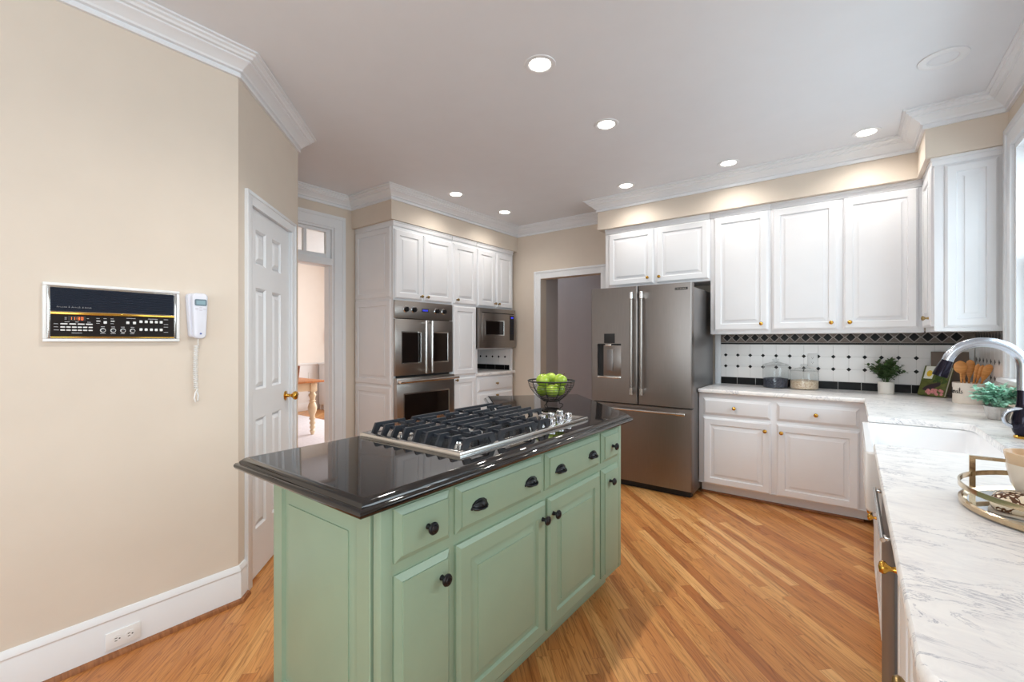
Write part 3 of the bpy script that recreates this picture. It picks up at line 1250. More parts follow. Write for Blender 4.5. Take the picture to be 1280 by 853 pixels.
# left door with dispenser opening
dx0, dx1, dz0, dz1 = .066, .300, .985, 1.285
b = MB()
for q in ((0, dx0, .752, 1.797), (dx1, .4545, .752, 1.797), (dx0, dx1, .752, dz0), (dx0, dx1, dz1, 1.797)):
    b.box(q[0], q[1], 0, .07, q[2], q[3])
b.box(0, .4545, .004, .07, .752, 1.80, .004)
ld = MB()
bmx = bmesh.new()
bmesh.ops.create_cube(bmx, size=1.0, matrix=Matrix.Translation((.22725, .035, 1.2745)) @ Matrix.Diagonal((.4545, .07, 1.045, 1)))
vert = [e for e in bmx.edges if abs(e.verts[0].co.z - e.verts[1].co.z) > .5 and e.verts[0].co.y < .01]
bmesh.ops.bevel(bmx, geom=vert, offset=.012, segments=3, profile=.5, affect='EDGES')
# cut the recess: drop the front face and rebuild it as a frame
ff = [f for f in bmx.faces if all(v.co.y < .001 for v in f.verts)]
bmesh.ops.delete(bmx, geom=ff, context='FACES_ONLY')
ld.bm(bmx)
ex0, ex1, ez0, ez1 = .012, .4425, .752, 1.797
o4 = [(ex0, 0, ez0), (ex1, 0, ez0), (ex1, 0, ez1), (ex0, 0, ez1)]
i4 = [(dx0, 0, dz0), (dx1, 0, dz0), (dx1, 0, dz1), (dx0, 0, dz1)]
r4 = [(p[0], .062, p[2]) for p in i4]
vs = o4 + i4 + r4
fs = [[i, (i + 1) % 4, 4 + (i + 1) % 4, 4 + i] for i in range(4)] + [[4 + i, 4 + (i + 1) % 4, 8 + (i + 1) % 4, 8 + i] for i in range(4)] + [[8, 9, 10, 11]]
ld.add(vs, fs)
lo = ld.build('door', ST, fr, smooth=30)
b = MB()
b.box(dx0 + .055, dx1 - .002, .012, .061, dz0 + .002, dz1 - .012, .004)
b.box(.152, .220, .006, .02, 1.03, 1.232, .003)
dp = b.build('water_dispenser', M['steelv'], lo)
b = MB()
b.rings(.158, .214, 1.036, 1.226, [(0, 0), (0, .002), (.002, .003)], T=at((0, .006, 0)))
b.build('paddle', M['fgrey'], dp)
b = MB()
b.box(.134, .240, -.003, .004, 1.290, 1.378, .002)
b.build('control_screen', M['dark'], dp)
b = MB()
b.box(.15, .21, -.012, .03, 1.262, 1.284, .004)
b.build('spout', M['steelb'], dp)
b = MB()
b.box(dx0 + .0005, dx0 + .055, .050, .0615, dz0 + .001, dz1 - .001)
b.box(dx0 + .001, dx1 - .001, .005, .0615, dz1 - .010, dz1 - .0005)
b.build('recess', M['dark'], dp)
b = MB()
b.box(dx0, dx1, -.004, .05, dz0 - .018, dz0 + .002, .002)
b.build('drip_tray', M['steelb'], dp)


def round_front(x0, x1, y1, z0, z1, rr=.012):
    bm_ = bmesh.new()
    bmesh.ops.create_cube(bm_, size=1.0, matrix=Matrix.Translation(((x0 + x1) / 2, y1 / 2, (z0 + z1) / 2)) @ Matrix.Diagonal((x1 - x0, y1, z1 - z0, 1)))
    ve = [e for e in bm_.edges if abs(e.verts[0].co.z - e.verts[1].co.z) > (z1 - z0) * .5 and e.verts[0].co.y < .01]
    bmesh.ops.bevel(bm_, geom=ve, offset=rr, segments=3, profile=.5, affect='EDGES')
    return MB().bm(bm_)


ro = round_front(.4605, FW, .07, .752, 1.797).build('door', ST, fr, smooth=30)
fz = round_front(0, FW, .07, .062, .742).build('freezer_drawer', ST, fr, smooth=30)
b = MB()
b.box(.02, FW - .02, .03, .075, .06, 1.78)
b.build('gasket', M['dark'], fr)
for par, x in ((lo, .412), (ro, .503)):
    mb = MB()
    mb.cyl((x, -.042, .86), .0120, .85, 'z', 20)
    hd = mb.build('handle', M['steel'], par)
    for z in (.835, 1.68):
        mb = MB()
        mb.cyl((x, -.042, z), .017, .062, 'z', 20, bev=.003)
        mb.box(x - .013, x + .013, -.042, 0, z + .004, z + .058, .004)
        mb.build('handle_end', M['steelb'], hd)
mb = MB()
mb.cyl((.05, -.042, .702), .011, .815, 'x', 18)
for x in (.04, .80):
    mb.cyl((x, -.042, .702), .015, .075, 'x', 18, bev=.003)
    mb.box(x + .01, x + .065, -.042, 0, .692, .712, .004)
mb.build('handle', M['steelb'], fz)
mb = MB()
mb.box(.780, .884, -.003, .002, 1.738, 1.758, .001)
bd = mb.build('badge', M['dark'], ro)
mb = MB()
for k in range(10):
    mb.box(.788 + k * .0090, .7915 + k * .0090 + (.0015 if k % 3 else 0), -.0036, -.002, 1.7455, 1.7505)
mb.build('lettering', M['steelb'], bd)
mb = MB()
mb.box(.02, .10, .02, .14, 1.766, 1.792, .004)
mb.build('hinge_cover', M['fgrey'], fr)
mb = MB()
mb.box(FW - .10, FW - .02, .02, .14, 1.766, 1.792, .004)
mb.build('hinge_cover', M['fgrey'], fr)

# ------------------------------------------------------------------ upper cabinets, back wall (frame plane Y=4.27)
BR = M['brass']


def carcass(parent, x0, x1, z0, z1, depth, mat=C, crown=True):
    mb = MB()
    mb.box(x0, x1, 0, depth, z0, z1, .002)
    if crown:
        mb.box(x0, x1, -.012, .02, z1 - .020, z1 + .026, .006)
        mb.box(x0, x1, -.018, .02, z1 + .012, z1 + .030, .004)
    return mb.build('body', mat, parent)


ua = thing('upper_cabinet', 'short white two-door cabinet above the refrigerator', 'cabinet', (-2.03, 4.27, 0))
carcass(ua, 0, 1.016, 1.85, 2.42, .342)
for x0, x1, kx in ((.040, .506, .455), (.536, 1.006, .567)):
    d = door(ua, x0, x1, 1.868, 2.396, C)
    knob(d, kx, 1.922, BR)
ub = thing('upper_cabinet', 'tall white single-door wall cabinet directly beside the refrigerator', 'cabinet', (-1.012, 4.27, 0))
carcass(ub, 0, .472, 1.37, 2.42, .342)
d = door(ub, .032, .452, 1.402, 2.396, C)
knob(d, .405, 1.455, BR)
uc = thing('upper_cabinet', 'wide white two-door wall cabinet above the two glass jars and the plant', 'cabinet', (-.539, 4.27, 0))
carcass(uc, 0, .94, 1.37, 2.42, .342)
for x0, x1, kx in ((.010, .448, .408), (.483, .908, .522)):
    d = door(uc, x0, x1, 1.402, 2.396, C)
    knob(d, kx, 1.452, BR)
ud = thing('upper_cabinet', 'white corner wall cabinet with a panelled end by the window casing', 'cabinet', (.405, 4.245, 0), -90)
mb = MB()
mb.box(0, .425, 0, .306, 1.37, 2.42, .002)
mb.box(0, .431, -.012, .306, 2.40, 2.446, .006)
mb.box(0, .437, -.018, .306, 2.432, 2.450, .004)
mb.build('body', C, ud)
d = door(ud, .03, .400, 1.402, 2.396, C)
knob(d, .372, 1.455, M['abrass'])
# panelled end, facing the viewer (local +x side)
mb = MB()
mb.rings(.047, .277, 1.394, 2.392, RAISED(.050, .016), T=at((.425, 0, 0), RM(90, 'Z')))
mb.build('end_panel', C, ud, smooth=20)

# ------------------------------------------------------------------ base cabinet, back wall
ba = thing('base_cabinet', 'white base cabinet with two drawers and two doors beside the refrigerator', 'cabinet', (-1.055, 4.055, 0))
mb = MB()
mb.box(0, 1.145, 0, .55, .10, CT - .033, .002)
mb.box(0, 1.145, -.004, .02, .10, .106)
mb.build('body', C, ba)
mb = MB()
mb.box(.004, 1.145, .075, .12, .018, .10)
mb.build('toe_kick', C, ba)
mb = MB()
mb.box(.004, 1.12, .060, .075, 0, .018, .005)
mb.build('shoe_strip', M['shoe'], ba)
for x0, x1, kx in ((.037, .542, .283), (.582, 1.094, .838)):
    d = drawer(ba, x0, x1, .686, .826, C)
    knob(d, kx, .757, BR)
for x0, x1, kx in ((.037, .542, .505), (.582, 1.094, .616)):
    d = door(ba, x0, x1, .100, .662, C)
    knob(d, kx, .598, BR)

# ------------------------------------------------------------------ marble worktop
ctp = [(-1.049, 4.012), (.066, 4.012), (.066, 3.085), (.425, 3.085), (.448, 3.072), (.462, 3.04), (.462, 2.32), (.448, 2.285), (.425, 2.272), (.066, 2.272),
       (.066, .765), (.075, .742), (.092, .730), (.110, .726), (XR, .726), (XR - .001, YB - .013), (-1.049, YB - .013)]
mb = MB()
mb.prism(ctp, 0, 0, prof=[(-.004, CT - .032), (0, CT - .029), (.0015, CT - .016), (0, CT - .003), (-.003, CT)])
tag(mb.build('countertop', M['marble'], smooth=40), 'white veined marble worktop running around the corner past the sink', 'countertop')

b = MB()
b.box(-1.05, -1.001, YB - .02, YB, CT, 1.37, .002)
struct(b.build('trim_4', M['trim']))

# ------------------------------------------------------------------ farmhouse sink
sk = thing('farmhouse_sink', 'white porcelain apron front sink set into the marble worktop', 'sink', (.04, 2.255, 0))


def rrect(x0, x1, y0, y1, r, n=5):
    out = []
    for cx, cy, a0 in ((x1 - r, y1 - r, 0), (x0 + r, y1 - r, 90), (x0 + r, y0 + r, 180), (x1 - r, y0 + r, 270)):
        for i in range(n + 1):
            a = R(a0 + 90 * i / n)
            out.append((cx + r * math.cos(a), cy + r * math.sin(a)))
    return out


ou = rrect(0, .475, 0, .85, .022)
inn = rrect(.030, .44, .070, .82, .045)
zt = CT - .0335
lv = [(ou, .635, -.012), (ou, .65, 0), (ou, zt - .006, 0), (ou, zt, -.006), (inn, zt, .008), (inn, zt - .010, 0), (inn, .69, -.004), (inn, .672, -.03)]
vs, fs = [], []
nn = len(ou)
for poly, z, off in lv:
    cx = sum(p[0] for p in poly) / nn
    cy = sum(p[1] for p in poly) / nn
    for p in poly:
        dxy = Vector((p[0] - cx, p[1] - cy))
        q = Vector(p) + dxy.normalized() * off
        vs.append((q.x, q.y, z))
for k in range(len(lv) - 1):
    for i in range(nn):
        j = (i + 1) % nn
        fs.append([k * nn + i, k * nn + j, (k + 1) * nn + j, (k + 1) * nn + i])
fs.append(list(range(nn)))
fs.append([(len(lv) - 1) * nn + i for i in range(nn)])
mb = MB()
mb.add(vs, fs)
mb.build('basin', M['porc'], sk, smooth=40)
mb = MB()
mb.lathe([(0, .676), (.030, .676), (.042, .674), (.045, .672)], (.235, .425, 0), 'z', 24, caps=False)
mb.build('drain', M['chrome'], sk)

# ------------------------------------------------------------------ right-hand base units under the worktop
sb = thing('base_cabinet', 'white cabinet under the sink with brass knobs', 'cabinet', (.11, 3.12, 0), -90)
mb = MB()
mb.box(0, .86, 0, .58, .10, .632, .002)
mb.box(0, .86, .075, .10, 0, .10)
mb.box(-.922, 0, 0, .58, .10, .868, .001)
mb.box(-.90, 0, .075, .10, 0, .10)
mb.build('body', C, sb)
for x0, x1, kx in ((.02, .42, .38), (.44, .84, .48)):
    d = door(sb, x0, x1, .115, .615, C)
    knob(d, kx, .50, BR)
dw = thing('dishwasher', 'dark stainless dishwasher between the sink and the near cabinet', 'dishwasher', (.105, 2.04, 0), -90)
mb = MB()
mb.box(.0, .60, .0, .56, .10, .868, .002)
mb.box(.02, .58, .05, .10, 0, .10)
mb.build('body', M['fgrey'], dw)
mb = MB()
mb.box(.004, .596, -.024, 0, .115, .858, .006)
dd = mb.build('door', M['dwfront'], dw)
mb = MB()
mb.cyl((.05, -.044, .80), .006, .50, 'x', 14)
mb.box(.06, .08, -.044, -.022, .795, .805, .002)
mb.box(.52, .54, -.044, -.022, .795, .805, .002)
mb.build('handle', M['steelb'], dd)
nb = thing('base_cabinet', 'white cabinet with brass knobs at the near end of the marble worktop', 'cabinet', (.105, 1.435, 0), -90)
mb = MB()
mb.box(0, .68, 0, .58, .10, .868, .002)
mb.box(0, .66, .075, .10, 0, .10)
mb.build('body', C, nb)
for x0, x1, z0, z1, kx, kz in ((.02, .34, .115, .845, .06, .775), (.36, .66, .70, .845, .51, .77), (.36, .66, .42, .68, .51, .56), (.36, .66, .115, .40, .51, .26)):
    if z0 < .2 and z1 > .8:
        d = door(nb, x0, x1, z0, z1, C)
    else:
        d = drawer(nb, x0, x1, z0, z1, C)
    knob(d, kx, kz, BR if kx < .3 or kz < .5 else M['abrass'])

# ------------------------------------------------------------------ faucet
fa = thing('kitchen_faucet', 'tall gooseneck faucet, chrome arc on a dark bronze body', 'faucet', (.566, 2.77, CT))
mb = MB()
mb.lathe([(0, 0), (.028, 0), (.030, .003), (.030, .008), (.026, .012), (0, .012)], seg=28)
mb.build('base_ring', M['brass'], fa)
bronze = basic('dark_bronze', S(30, 26, 40), 0.12, 0.6)
mb = MB()
mb.lathe([(.024, .012), (.032, .025), (.037, .05), (.036, .08), (.029, .11), (.022, .14), (.0195, .17), (.019, .20), (.0, .20)], seg=28)
mb.build('neck', bronze, fa)
mb = MB()
pts = [(0, 0, .20), (0, 0, .25), (0, 0, .29)]
for i in range(1, 17):
    a = R(180 * i / 16 * .93)
    pts.append((-.116 + .116 * math.cos(a), 0, .295 + .105 * math.sin(a)))
mb.tube(pts, [.0205] * 19, 18)
mb.build('spout', M['fsteel'], fa)
e = Vector(pts[-1])
dirv = (Vector(pts[-1]) - Vector(pts[-2])).normalized()
mb = MB()
mb.tube([e - dirv * .004, e + dirv * .02, e + dirv * .05, e + dirv * .075], [.020, .023, .027, .028], 18)
mb.build('spray_head', bronze, fa)
mb = MB()
def smooth_path(p, k=6):
    p = [Vector(q) for q in p]
    out = []
    for i in range(len(p) - 1):
        p0, p1, p2, p3 = p[max(i - 1, 0)], p[i], p[i + 1], p[min(i + 2, len(p) - 1)]
        for j in range(k):
            t = j / k
            out.append(.5 * ((2 * p1) + (p2 - p0) * t + (2 * p0 - 5 * p1 + 4 * p2 - p3) * t * t + (3 * p1 - p0 - 3 * p2 + p3) * t ** 3))
    return out + [p[-1]]


mb.tube(smooth_path([(-.024, -.006, .044), (-.050, -.006, .058), (-.058, -.008, .084), (-.048, -.010, .108), (-.024, -.014, .122), (.006, -.018, .124), (.04, -.020, .118)]), .0078, 12)
mb.build('lever', M['fsteel'], fa)

# ------------------------------------------------------------------ glass jars
def jar(loc, r, h, fill, fmat, lab, flab, fcat, fname):
    t = thing('glass_jar', lab, 'jar', loc)
    mb = MB()
    mb.lathe([(0, .002), (r * .94, .002), (r, .010), (r, h * .88), (r * .97, h * .94), (r * 1.03, h), (r * 1.0, h + .003)], seg=36, caps=False)
    mb.build('body', M['jar'], t)
    mb = MB()
    z = h + .004
    mb.lathe([(r * .98, z), (r * 1.0, z + .006), (r * .86, z + .012), (r * .45, z + .024), (r * .22, z + .032), (r * .18, z + .037), (r * .26, z + .043), (r * .27, z + .050), (r * .20, z + .056), (0, z + .057)], seg=36)
    mb.build('lid', M['jar'], t)
    mb = MB()
    rr = r * .96
    mb.lathe([(0, .005), (rr * .95, .005), (rr, .012), (rr, fill - .003), (rr * .8, fill), (rr * .4, fill + .006), (0, fill + .004)], seg=36)
    o = mb.build(fname, fmat, loc=loc)
    tag(o, flab, fcat, kind='stuff')


jar((-.535, 4.505, CT), .099, .190, .082, M['beans'], 'taller lidded glass jar half full of dark beans', 'dark beans filling the bottom of the taller jar', 'beans', 'dark_beans')
jar((-.326, 4.500, CT), .105, .150, .074, M['oats'], 'shorter lidded glass jar of pale oats', 'pale oats filling the bottom of the shorter jar', 'oats', 'rolled_oats')

# ------------------------------------------------------------------ plants
def leaf(mb, p, d, up, ln, wd):
    d = d.normalized()
    s = d.cross(up)
    if s.length < 1e-4:
        s = d.orthogonal()
    s.normalize()
    nrm = s.cross(d)
    vs = [p, p + d * ln * .35 + s * wd * .5 + nrm * wd * .12, p + d * ln * .35 - s * wd * .5 + nrm * wd * .12, p + d * ln * .7 + s * wd * .42, p + d * ln * .7 - s * wd * .42, p + d * ln - nrm * ln * .12, p + d * ln * .35, p + d * ln * .7 - nrm * ln * .04]
    mb.add(vs, [[0, 1, 6], [0, 6, 2], [1, 3, 7, 6], [6, 7, 4, 2], [3, 5, 7], [7, 5, 4]])


def plant(mb, c, nst, spread, hmin, hmax, ln, wd, per, droop, rr):
    for i in range(nst):
        a = rr.uniform(0, 2 * math.pi)
        rad = spread * math.sqrt(rr.random())
        hh = rr.uniform(hmin, hmax) * (1 - .35 * rad / spread)
        tip = Vector((math.cos(a) * rad, math.sin(a) * rad, hh))
        p0 = Vector((math.cos(a) * .01, math.sin(a) * .01, 0))
        mid = Vector((tip.x * .4, tip.y * .4, hh * .75 + droop))
        pts = []
        for k in range(7):
            t = k / 6
            pts.append(Vector(c) + p0 * (1 - t) ** 2 + mid * 2 * t * (1 - t) + tip * t * t)
        mb.tube(pts, .0011, 4)
        for k in range(per):
            t = .3 + .7 * k / (per - 1)
            q = Vector(c) + p0 * (1 - t) ** 2 + mid * 2 * t * (1 - t) + tip * t * t
            along = (tip - mid).normalized()
            for sgn in (-1, 1):
                dv = along * .55 + Vector((rr.uniform(-1, 1), rr.uniform(-1, 1), rr.uniform(-.3, .6))) * .75
                leaf(mb, q, dv, Vector((0, 0, 1)), ln * rr.uniform(.7, 1.15), wd * rr.uniform(.8, 1.1))


p1 = thing('potted_plant', 'dark green leafy plant in a smooth white pot against the tiles', 'plant', (.205, 4.50, CT))
mb = MB()
mb.lathe([(0, 0), (.046, 0), (.049, .004), (.051, .088), (.049, .091), (.046, .089), (.044, .078), (0, .078)], seg=36)
mb.build('pot', M['pot'], p1)
mb = MB()
mb.lathe([(0, .080), (.043, .079)], seg=20, caps=False)
mb.build('soil', M['soil'], p1)
mb = MB()
plant(mb, (0, 0, .075), 36, .115, .12, .215, .040, .024, 6, .0, random.Random(3))
mb.build('foliage', M['leafd'], p1, smooth=60)
p2 = thing('potted_plant', 'blue-green fern in a ribbed silver pot beside the faucet', 'plant', (.598, 3.37, CT))
mb = MB()
mb.lathe([(0, 0), (.036, 0), (.040, .003), (.050, .060), (.053, .066), (.050, .068), (.046, .060), (0, .058)], seg=72, ribs=36, rib=.012)
mb.build('pot', M['potm'], p2)
mb = MB()
mb.lathe([(0, .061), (.045, .060)], seg=20, caps=False)
mb.build('soil', M['soil'], p2)
mb = MB()
plant(mb, (0, 0, .055), 56, .110, .06, .150, .030, .021, 7, .02, random.Random(11))
mb.build('foliage', M['leafb'], p2, smooth=60)

# ------------------------------------------------------------------ cookbooks
def book(name, label, loc, rz, lean, w, h, t, mat, art):
    e_ = thing(name, label, 'book', loc, rz)
    Tm = RM(-lean, 'X')
    mb = MB()
    mb.box(-w / 2, w / 2, -t, -t + .003, 0, h, .0008, 1, T=Tm)
    mb.box(-w / 2, w / 2, -.003, 0, 0, h, .0008, 1, T=Tm)
    mb.box(-w / 2, -w / 2 + .003, -t, 0, 0, h, T=Tm)
    mb.build('cover', mat, e_)
    mb = MB()
    mb.box(-w / 2 + .003, w / 2 - .004, -t + .003, -.003, .004, h - .004, T=Tm)
    mb.build('pages', M['page'], e_)
    art(e_, at((0, 0, 0), Tm) @ at((0, -t - .0004, 0)), w, h)
    return e_


def blob(mb, cx, cz, rx, rz_, T, y=0.0, n=18, rot=0.0):
    vs = []
    for i in range(n):
        a = 2 * math.pi * i / n
        x, z = rx * math.cos(a), rz_ * math.sin(a)
        vs.append((cx + x * math.cos(rot) - z * math.sin(rot), y, cz + x * math.sin(rot) + z * math.cos(rot)))
    mb.add(vs, [list(range(n))], 0, T)


def art1(e_, T, w, h):
    mb = MB()
    mb.add([(-w / 2 + .012, 0, h * .56), (-.02, 0, h * .56), (-.01, 0, h * .985), (-w / 2 + .012, 0, h * .985)], [[0, 1, 2, 3]], 0, T)
    mb.build('cover_flower_petals', M['whitec'], e_)
    mb = MB()
    blob(mb, -.045, h * .74, .020, .024, T, -.0006)
    mb.build('cover_flower_centre', M['yel'], e_)
    mb = MB()
    for i in range(16):
        blob(mb, rnd.uniform(.0, w / 2 - .02), rnd.uniform(h * .45, h * .93), rnd.uniform(.01, .025), rnd.uniform(.006, .012), T, -.0003 - i * .00004, 10, rnd.uniform(0, 3))
    mb.build('cover_leaves', M['dgreen'], e_)
    mb = MB()
    blob(mb, -.01, h * .30, .060, .020, T, -.001, 20, .45)
    blob(mb, .03, h * .385, .022, .016, T, -.0011, 16, .45)
    mb.build('cover_aubergine', M['aub'], e_)
    mb = MB()
    for i in range(22):
        blob(mb, rnd.uniform(-.03, w / 2 - .015), rnd.uniform(h * .05, h * .22), .012, .010, T, -.0012 - i * .00003, 10)
    mb.build('cover_blossom', M['pink'], e_)


def art2(e_, T, w, h):
    mb = MB()
    mb.add([(-.05, 0, h * .80), (.02, 0, h * .80), (.02, 0, h * .808), (-.05, 0, h * .808)], [[0, 1, 2, 3]], 0, T)
    mb.add([(-.03, 0, h * .86), (.0, 0, h * .87), (.0, 0, h * .876), (-.03, 0, h * .868)], [[0, 1, 2, 3]], 0, T)
    mb.build('cover_title_line', M['page'], e_)


book('cookbook', 'brown cookbook leaning at the back behind the vegetable-covered one', (.565, 4.540, CT + .001), -3, 7, .20, .325, .022, M['bookb'], art2)
book('cookbook', 'cookbook with a flower, aubergine and pink blossom on its cover', (.462, 4.452, CT + .001), -46, 18, .185, .225, .02, M['bookg'], art1)

# ------------------------------------------------------------------ utensil crock and spoons
KX, KY = .598, 4.12
cr_ = thing('utensil_crock', 'cream crock with black script lettering beside the cookbooks', 'crock', (KX, KY, CT))
mb = MB()
mb.lathe([(0, 0), (.070, 0), (.073, .004), (.075, .128), (.074, .133), (.070, .134), (.067, .128), (.066, .010), (0, .010)], seg=40)
mb.build('body', M['crock'], cr_)


def script_strokes(word):
    """small handwriting made of strokes: unit x-height"""
    L = {
        'u': [[(0, 1), (0, .3), (.15, 0), (.4, .05), (.55, .4), (.55, 1), (.55, .15), (.75, 0)]],
        't': [[(.2, 1.9), (.15, .3), (.3, 0), (.55, .1)], [(-.1, 1.15), (.5, 1.2)]],
        'e': [[(0, .45), (.5, .6), (.4, .95), (.15, .95), (0, .5), (.15, .05), (.4, 0), (.65, .2)]],
        'n': [[(0, 1), (.02, 0), (.1, .7), (.35, 1), (.5, .7), (.5, .1), (.7, .0)]],
        's': [[(.4, .95), (.12, .85), (.15, .6), (.4, .45), (.42, .15), (.2, 0), (0, .08)]],
        'i': [[(.05, 1), (.05, .2), (.15, 0), (.35, .1)], [(.06, 1.4), (.1, 1.45)]],
        'l': [[(.05, .2), (.3, 1.5), (.2, 2.0), (.05, 1.6), (.1, .2), (.25, 0), (.45, .15)]],
        'o': [[(.3, 1), (.05, .8), (.05, .2), (.3, 0), (.5, .3), (.45, .85), (.3, 1), (.6, .9)]],
        'm': [[(0, 1), (.02, 0), (.1, .7), (.28, 1), (.38, .7), (.38, .05), (.46, .7), (.64, 1), (.74, .7), (.74, .1), (.9, 0)]],
        'c': [[(.5, .8), (.3, 1), (.05, .7), (.05, .25), (.3, 0), (.6, .15)]],
        'a': [[(.45, .9), (.2, 1), (.02, .6), (.1, .05), (.35, .1), (.48, 1), (.48, .2), (.65, .02)]],
        'r': [[(.02, 1), (.05, 0), (.1, .7), (.3, 1), (.5, .9)]],
        '&': [[(.6, .1), (.15, 1.2), (.3, 1.6), (.45, 1.3), (.05, .5), (.1, 0), (.4, 0), (.6, .6)]],
        ' ': [],
    }
    W = {'m': .95, 'i': .4, 'l': .45, ' ': .5, 'r': .55, 's': .55}
    x = 0
    out = []
    for ch in word:
        for st in L[ch]:
            out.append([(x + p[0], p[1]) for p in st])
        x += W.get(ch, .72)
    return out, x


mb = MB()
strokes, wlen = script_strokes('utensils')
sc_ = .019
face = R(208)
for st in strokes:
    pts = []
    for sx, sy in st:
        ang = face + (sx - wlen * .5) * sc_ / .0745 * 1.0
        pts.append((.0752 * math.cos(ang), .0752 * math.sin(ang), .066 + sy * sc_))
    mb.tube(pts, .0017, 5)
mb.build('lettering', M['ink'], cr_)
sp_specs = [(.018, -.046, -4, 0, 'bowl', 'round wooden spoon standing leftmost in the cream crock'),
            (.016, -.010, -14, 0, 'paddle', 'wooden spatula upright behind the round spoon in the crock'),
            (-.022, .014, 5, 0, 'paddle', 'broad wooden paddle between the spatula and the slim stirrers in the crock'),
            (-.030, .029, 16, 0, 'stick', 'slim wooden stirrer just right of the broad leaning paddle'),
            (-.034, .041, 21, 0, 'stick', 'slim wooden stirrer between its twin and the furthest-leaning paddle'),
            (-.022, .052, 25, 0, 'paddle', 'wooden paddle leaning furthest right in the crock')]
for x, y, lx, ly, kind, lab in sp_specs:
    c_, s_ = math.cos(R(-60)), math.sin(R(-60))
    o_loc = (KX + (x * c_ - y * s_), KY + (x * s_ + y * c_), CT + .018)
    mb = MB()
    e_ = .045
    mb.tube([(0, 0, 0), (0, 0, .08), (0, 0, .135 + e_)], [.005, .005, .0055], 10)
    if kind == 'bowl':
        mb.ball((0, 0, .172 + e_), .034, (1, .30, 1.2), 18)
    elif kind == 'paddle':
        mb.tube([(0, 0, z + e_) for z in (.10, .125, .155, .195, .212, .220)], [.006, .014, .021, .023, .016, .004], 14, flat=(1, .26))
    else:
        mb.tube([(0, 0, z + e_) for z in (.10, .14, .19, .205)], [.006, .011, .013, .004], 12, flat=(1, .4))
    o = mb.build('wooden_spoon', M['spoon'], loc=o_loc)
    o.rotation_euler = (Matrix.Rotation(R(-60), 4, 'Z') @ Matrix.Rotation(R(lx), 4, 'Y') @ Matrix.Rotation(R(66), 4, 'Z')).to_euler()
    tag(o, lab, 'wooden spoon', 'wooden utensils in the crock')

# ------------------------------------------------------------------ mirrored tray with crockery
TX, TY, TR = .43, 1.565, .215
ty = thing('serving_tray', 'round champagne-gold mirrored tray with a raised rail on the marble worktop', 'tray', (TX, TY, CT))
mb = MB()
mb.lathe([(0, .002), (TR, .002), (TR + .004, .006), (TR + .004, .016), (TR - .002, .018), (TR - .010, .012), (TR - .012, .010), (0, .010)], seg=72)
mb.build('rim', M['gold'], ty)
mb = MB()
mb.lathe([(0, .0104), (TR - .012, .0104)], seg=64, caps=False)
mb.build('mirror', M['mirror'], ty)
mb = MB()
mb.lathe([(TR + .001, .046), (TR + .005, .046), (TR + .005, .058), (TR + .001, .058), (TR + .001, .046)], seg=72, caps=False)
for k in range(3):
    a = R(-55 + 55 * k)
    mb.box(-.003, .003, -.004, .004, .012, .05, T=at((math.cos(a) * (TR + .002), math.sin(a) * (TR + .002), 0), RM(math.degrees(a), 'Z')))
mb.build('rail', M['gold'], ty)
mb = MB()
hy = .128
hx = math.sqrt((TR + .003) ** 2 - hy ** 2)
mb.box(-hx - .006, -hx + .006, hy - .004, hy + .004, .012, .100)
mb.box(hx - .006, hx + .006, hy - .004, hy + .004, .012, .100)
mb.box(-hx + .006, hx - .006, hy - .004, hy + .004, .092, .100)
mb.build('handle', M['gold'], ty)
dish = thing('butter_dish', 'cream dish with brown floral print lying on the mirrored tray', 'dish', (.360, 1.492, CT + .0112), -17)
mb = MB()
ol = rrect(-.107, .107, -.043, .043, .03, 5)
mb.prism(ol, 0, 0, prof=[(-.010, .0045), (-.004, .008), (.0, .020), (-.004, .034), (-.010, .041), (-.020, .046), (-.035, .048)])
mb.build('cover', M['ware'], dish, smooth=60)
mb = MB()
mb.prism(rrect(-.109, .109, -.045, .045, .032, 5), .0, .004)
mb.build('plate', M['cup2'], dish)
cu = thing('stoneware_bowl', 'cream stoneware bowl on a taller ivory one at the edge of the tray', 'bowl', (.362, 1.622, CT + .0112))
mb = MB()
mb.lathe([(0, 0), (.03, 0), (.034, .006), (.052, .045), (.06, .085), (.06, .095), (.055, .094), (.04, .05), (0, .02)], seg=40)
mb.build('lower_bowl', M['cup2'], cu)
mb = MB()
mb.lathe([(0, .085), (.05, .085), (.059, .094), (.063, .112), (.064, .122), (.060, .122), (.05, .10), (0, .095)], seg=40)
mb.build('upper_bowl', M['cup'], cu)

# ------------------------------------------------------------------ oven wall cabinets (frame plane X=-3.45)
OX = -3.45
oc = thing('oven_cabinet', 'tall white panelled cabinet housing the double oven', 'cabinet', (OX, 2.69, 0), 90)
mb = MB()
Wc = .775
mb.box(0, .03, 0, .60, .10, 2.42)
mb.box(Wc - .03, Wc, 0, .60, .10, 2.42)
mb.box(.03, Wc - .03, 0, .60, 1.70, 2.42)
mb.box(.03, Wc - .03, 0, .60, .10, .50)
mb.box(.03, Wc - .03, .57, .60, .50, 1.70)
mb.box(.0, Wc, .07, .12, 0, .10)
mb.box(-.006, Wc, -.012, .60, 2.40, 2.446, .006)
mb.box(-.012, Wc, -.018, .60, 2.432, 2.449, .004)
mb.build('body', C, oc)
for x0, x1, kx in ((.012, .350, .325), (.372, .764, .405)):
    d = door(oc, x0, x1, 1.716, 2.372, C)
    knob(d, kx, 1.752, M['abrass'])
d = drawer(oc, .012, .764, .12, .48, C)
knob(d, .39, .31, M['abrass'])
mb = MB()
for z0, z1 in ((1.722, 2.40), (.885, 1.705), (.11, .868)):
    mb.rings(-.60, -.025, z0, z1, RAISED(.055, .012), T=RM(-90, 'Z'))
mb.build('end_panel', C, oc, smooth=20)

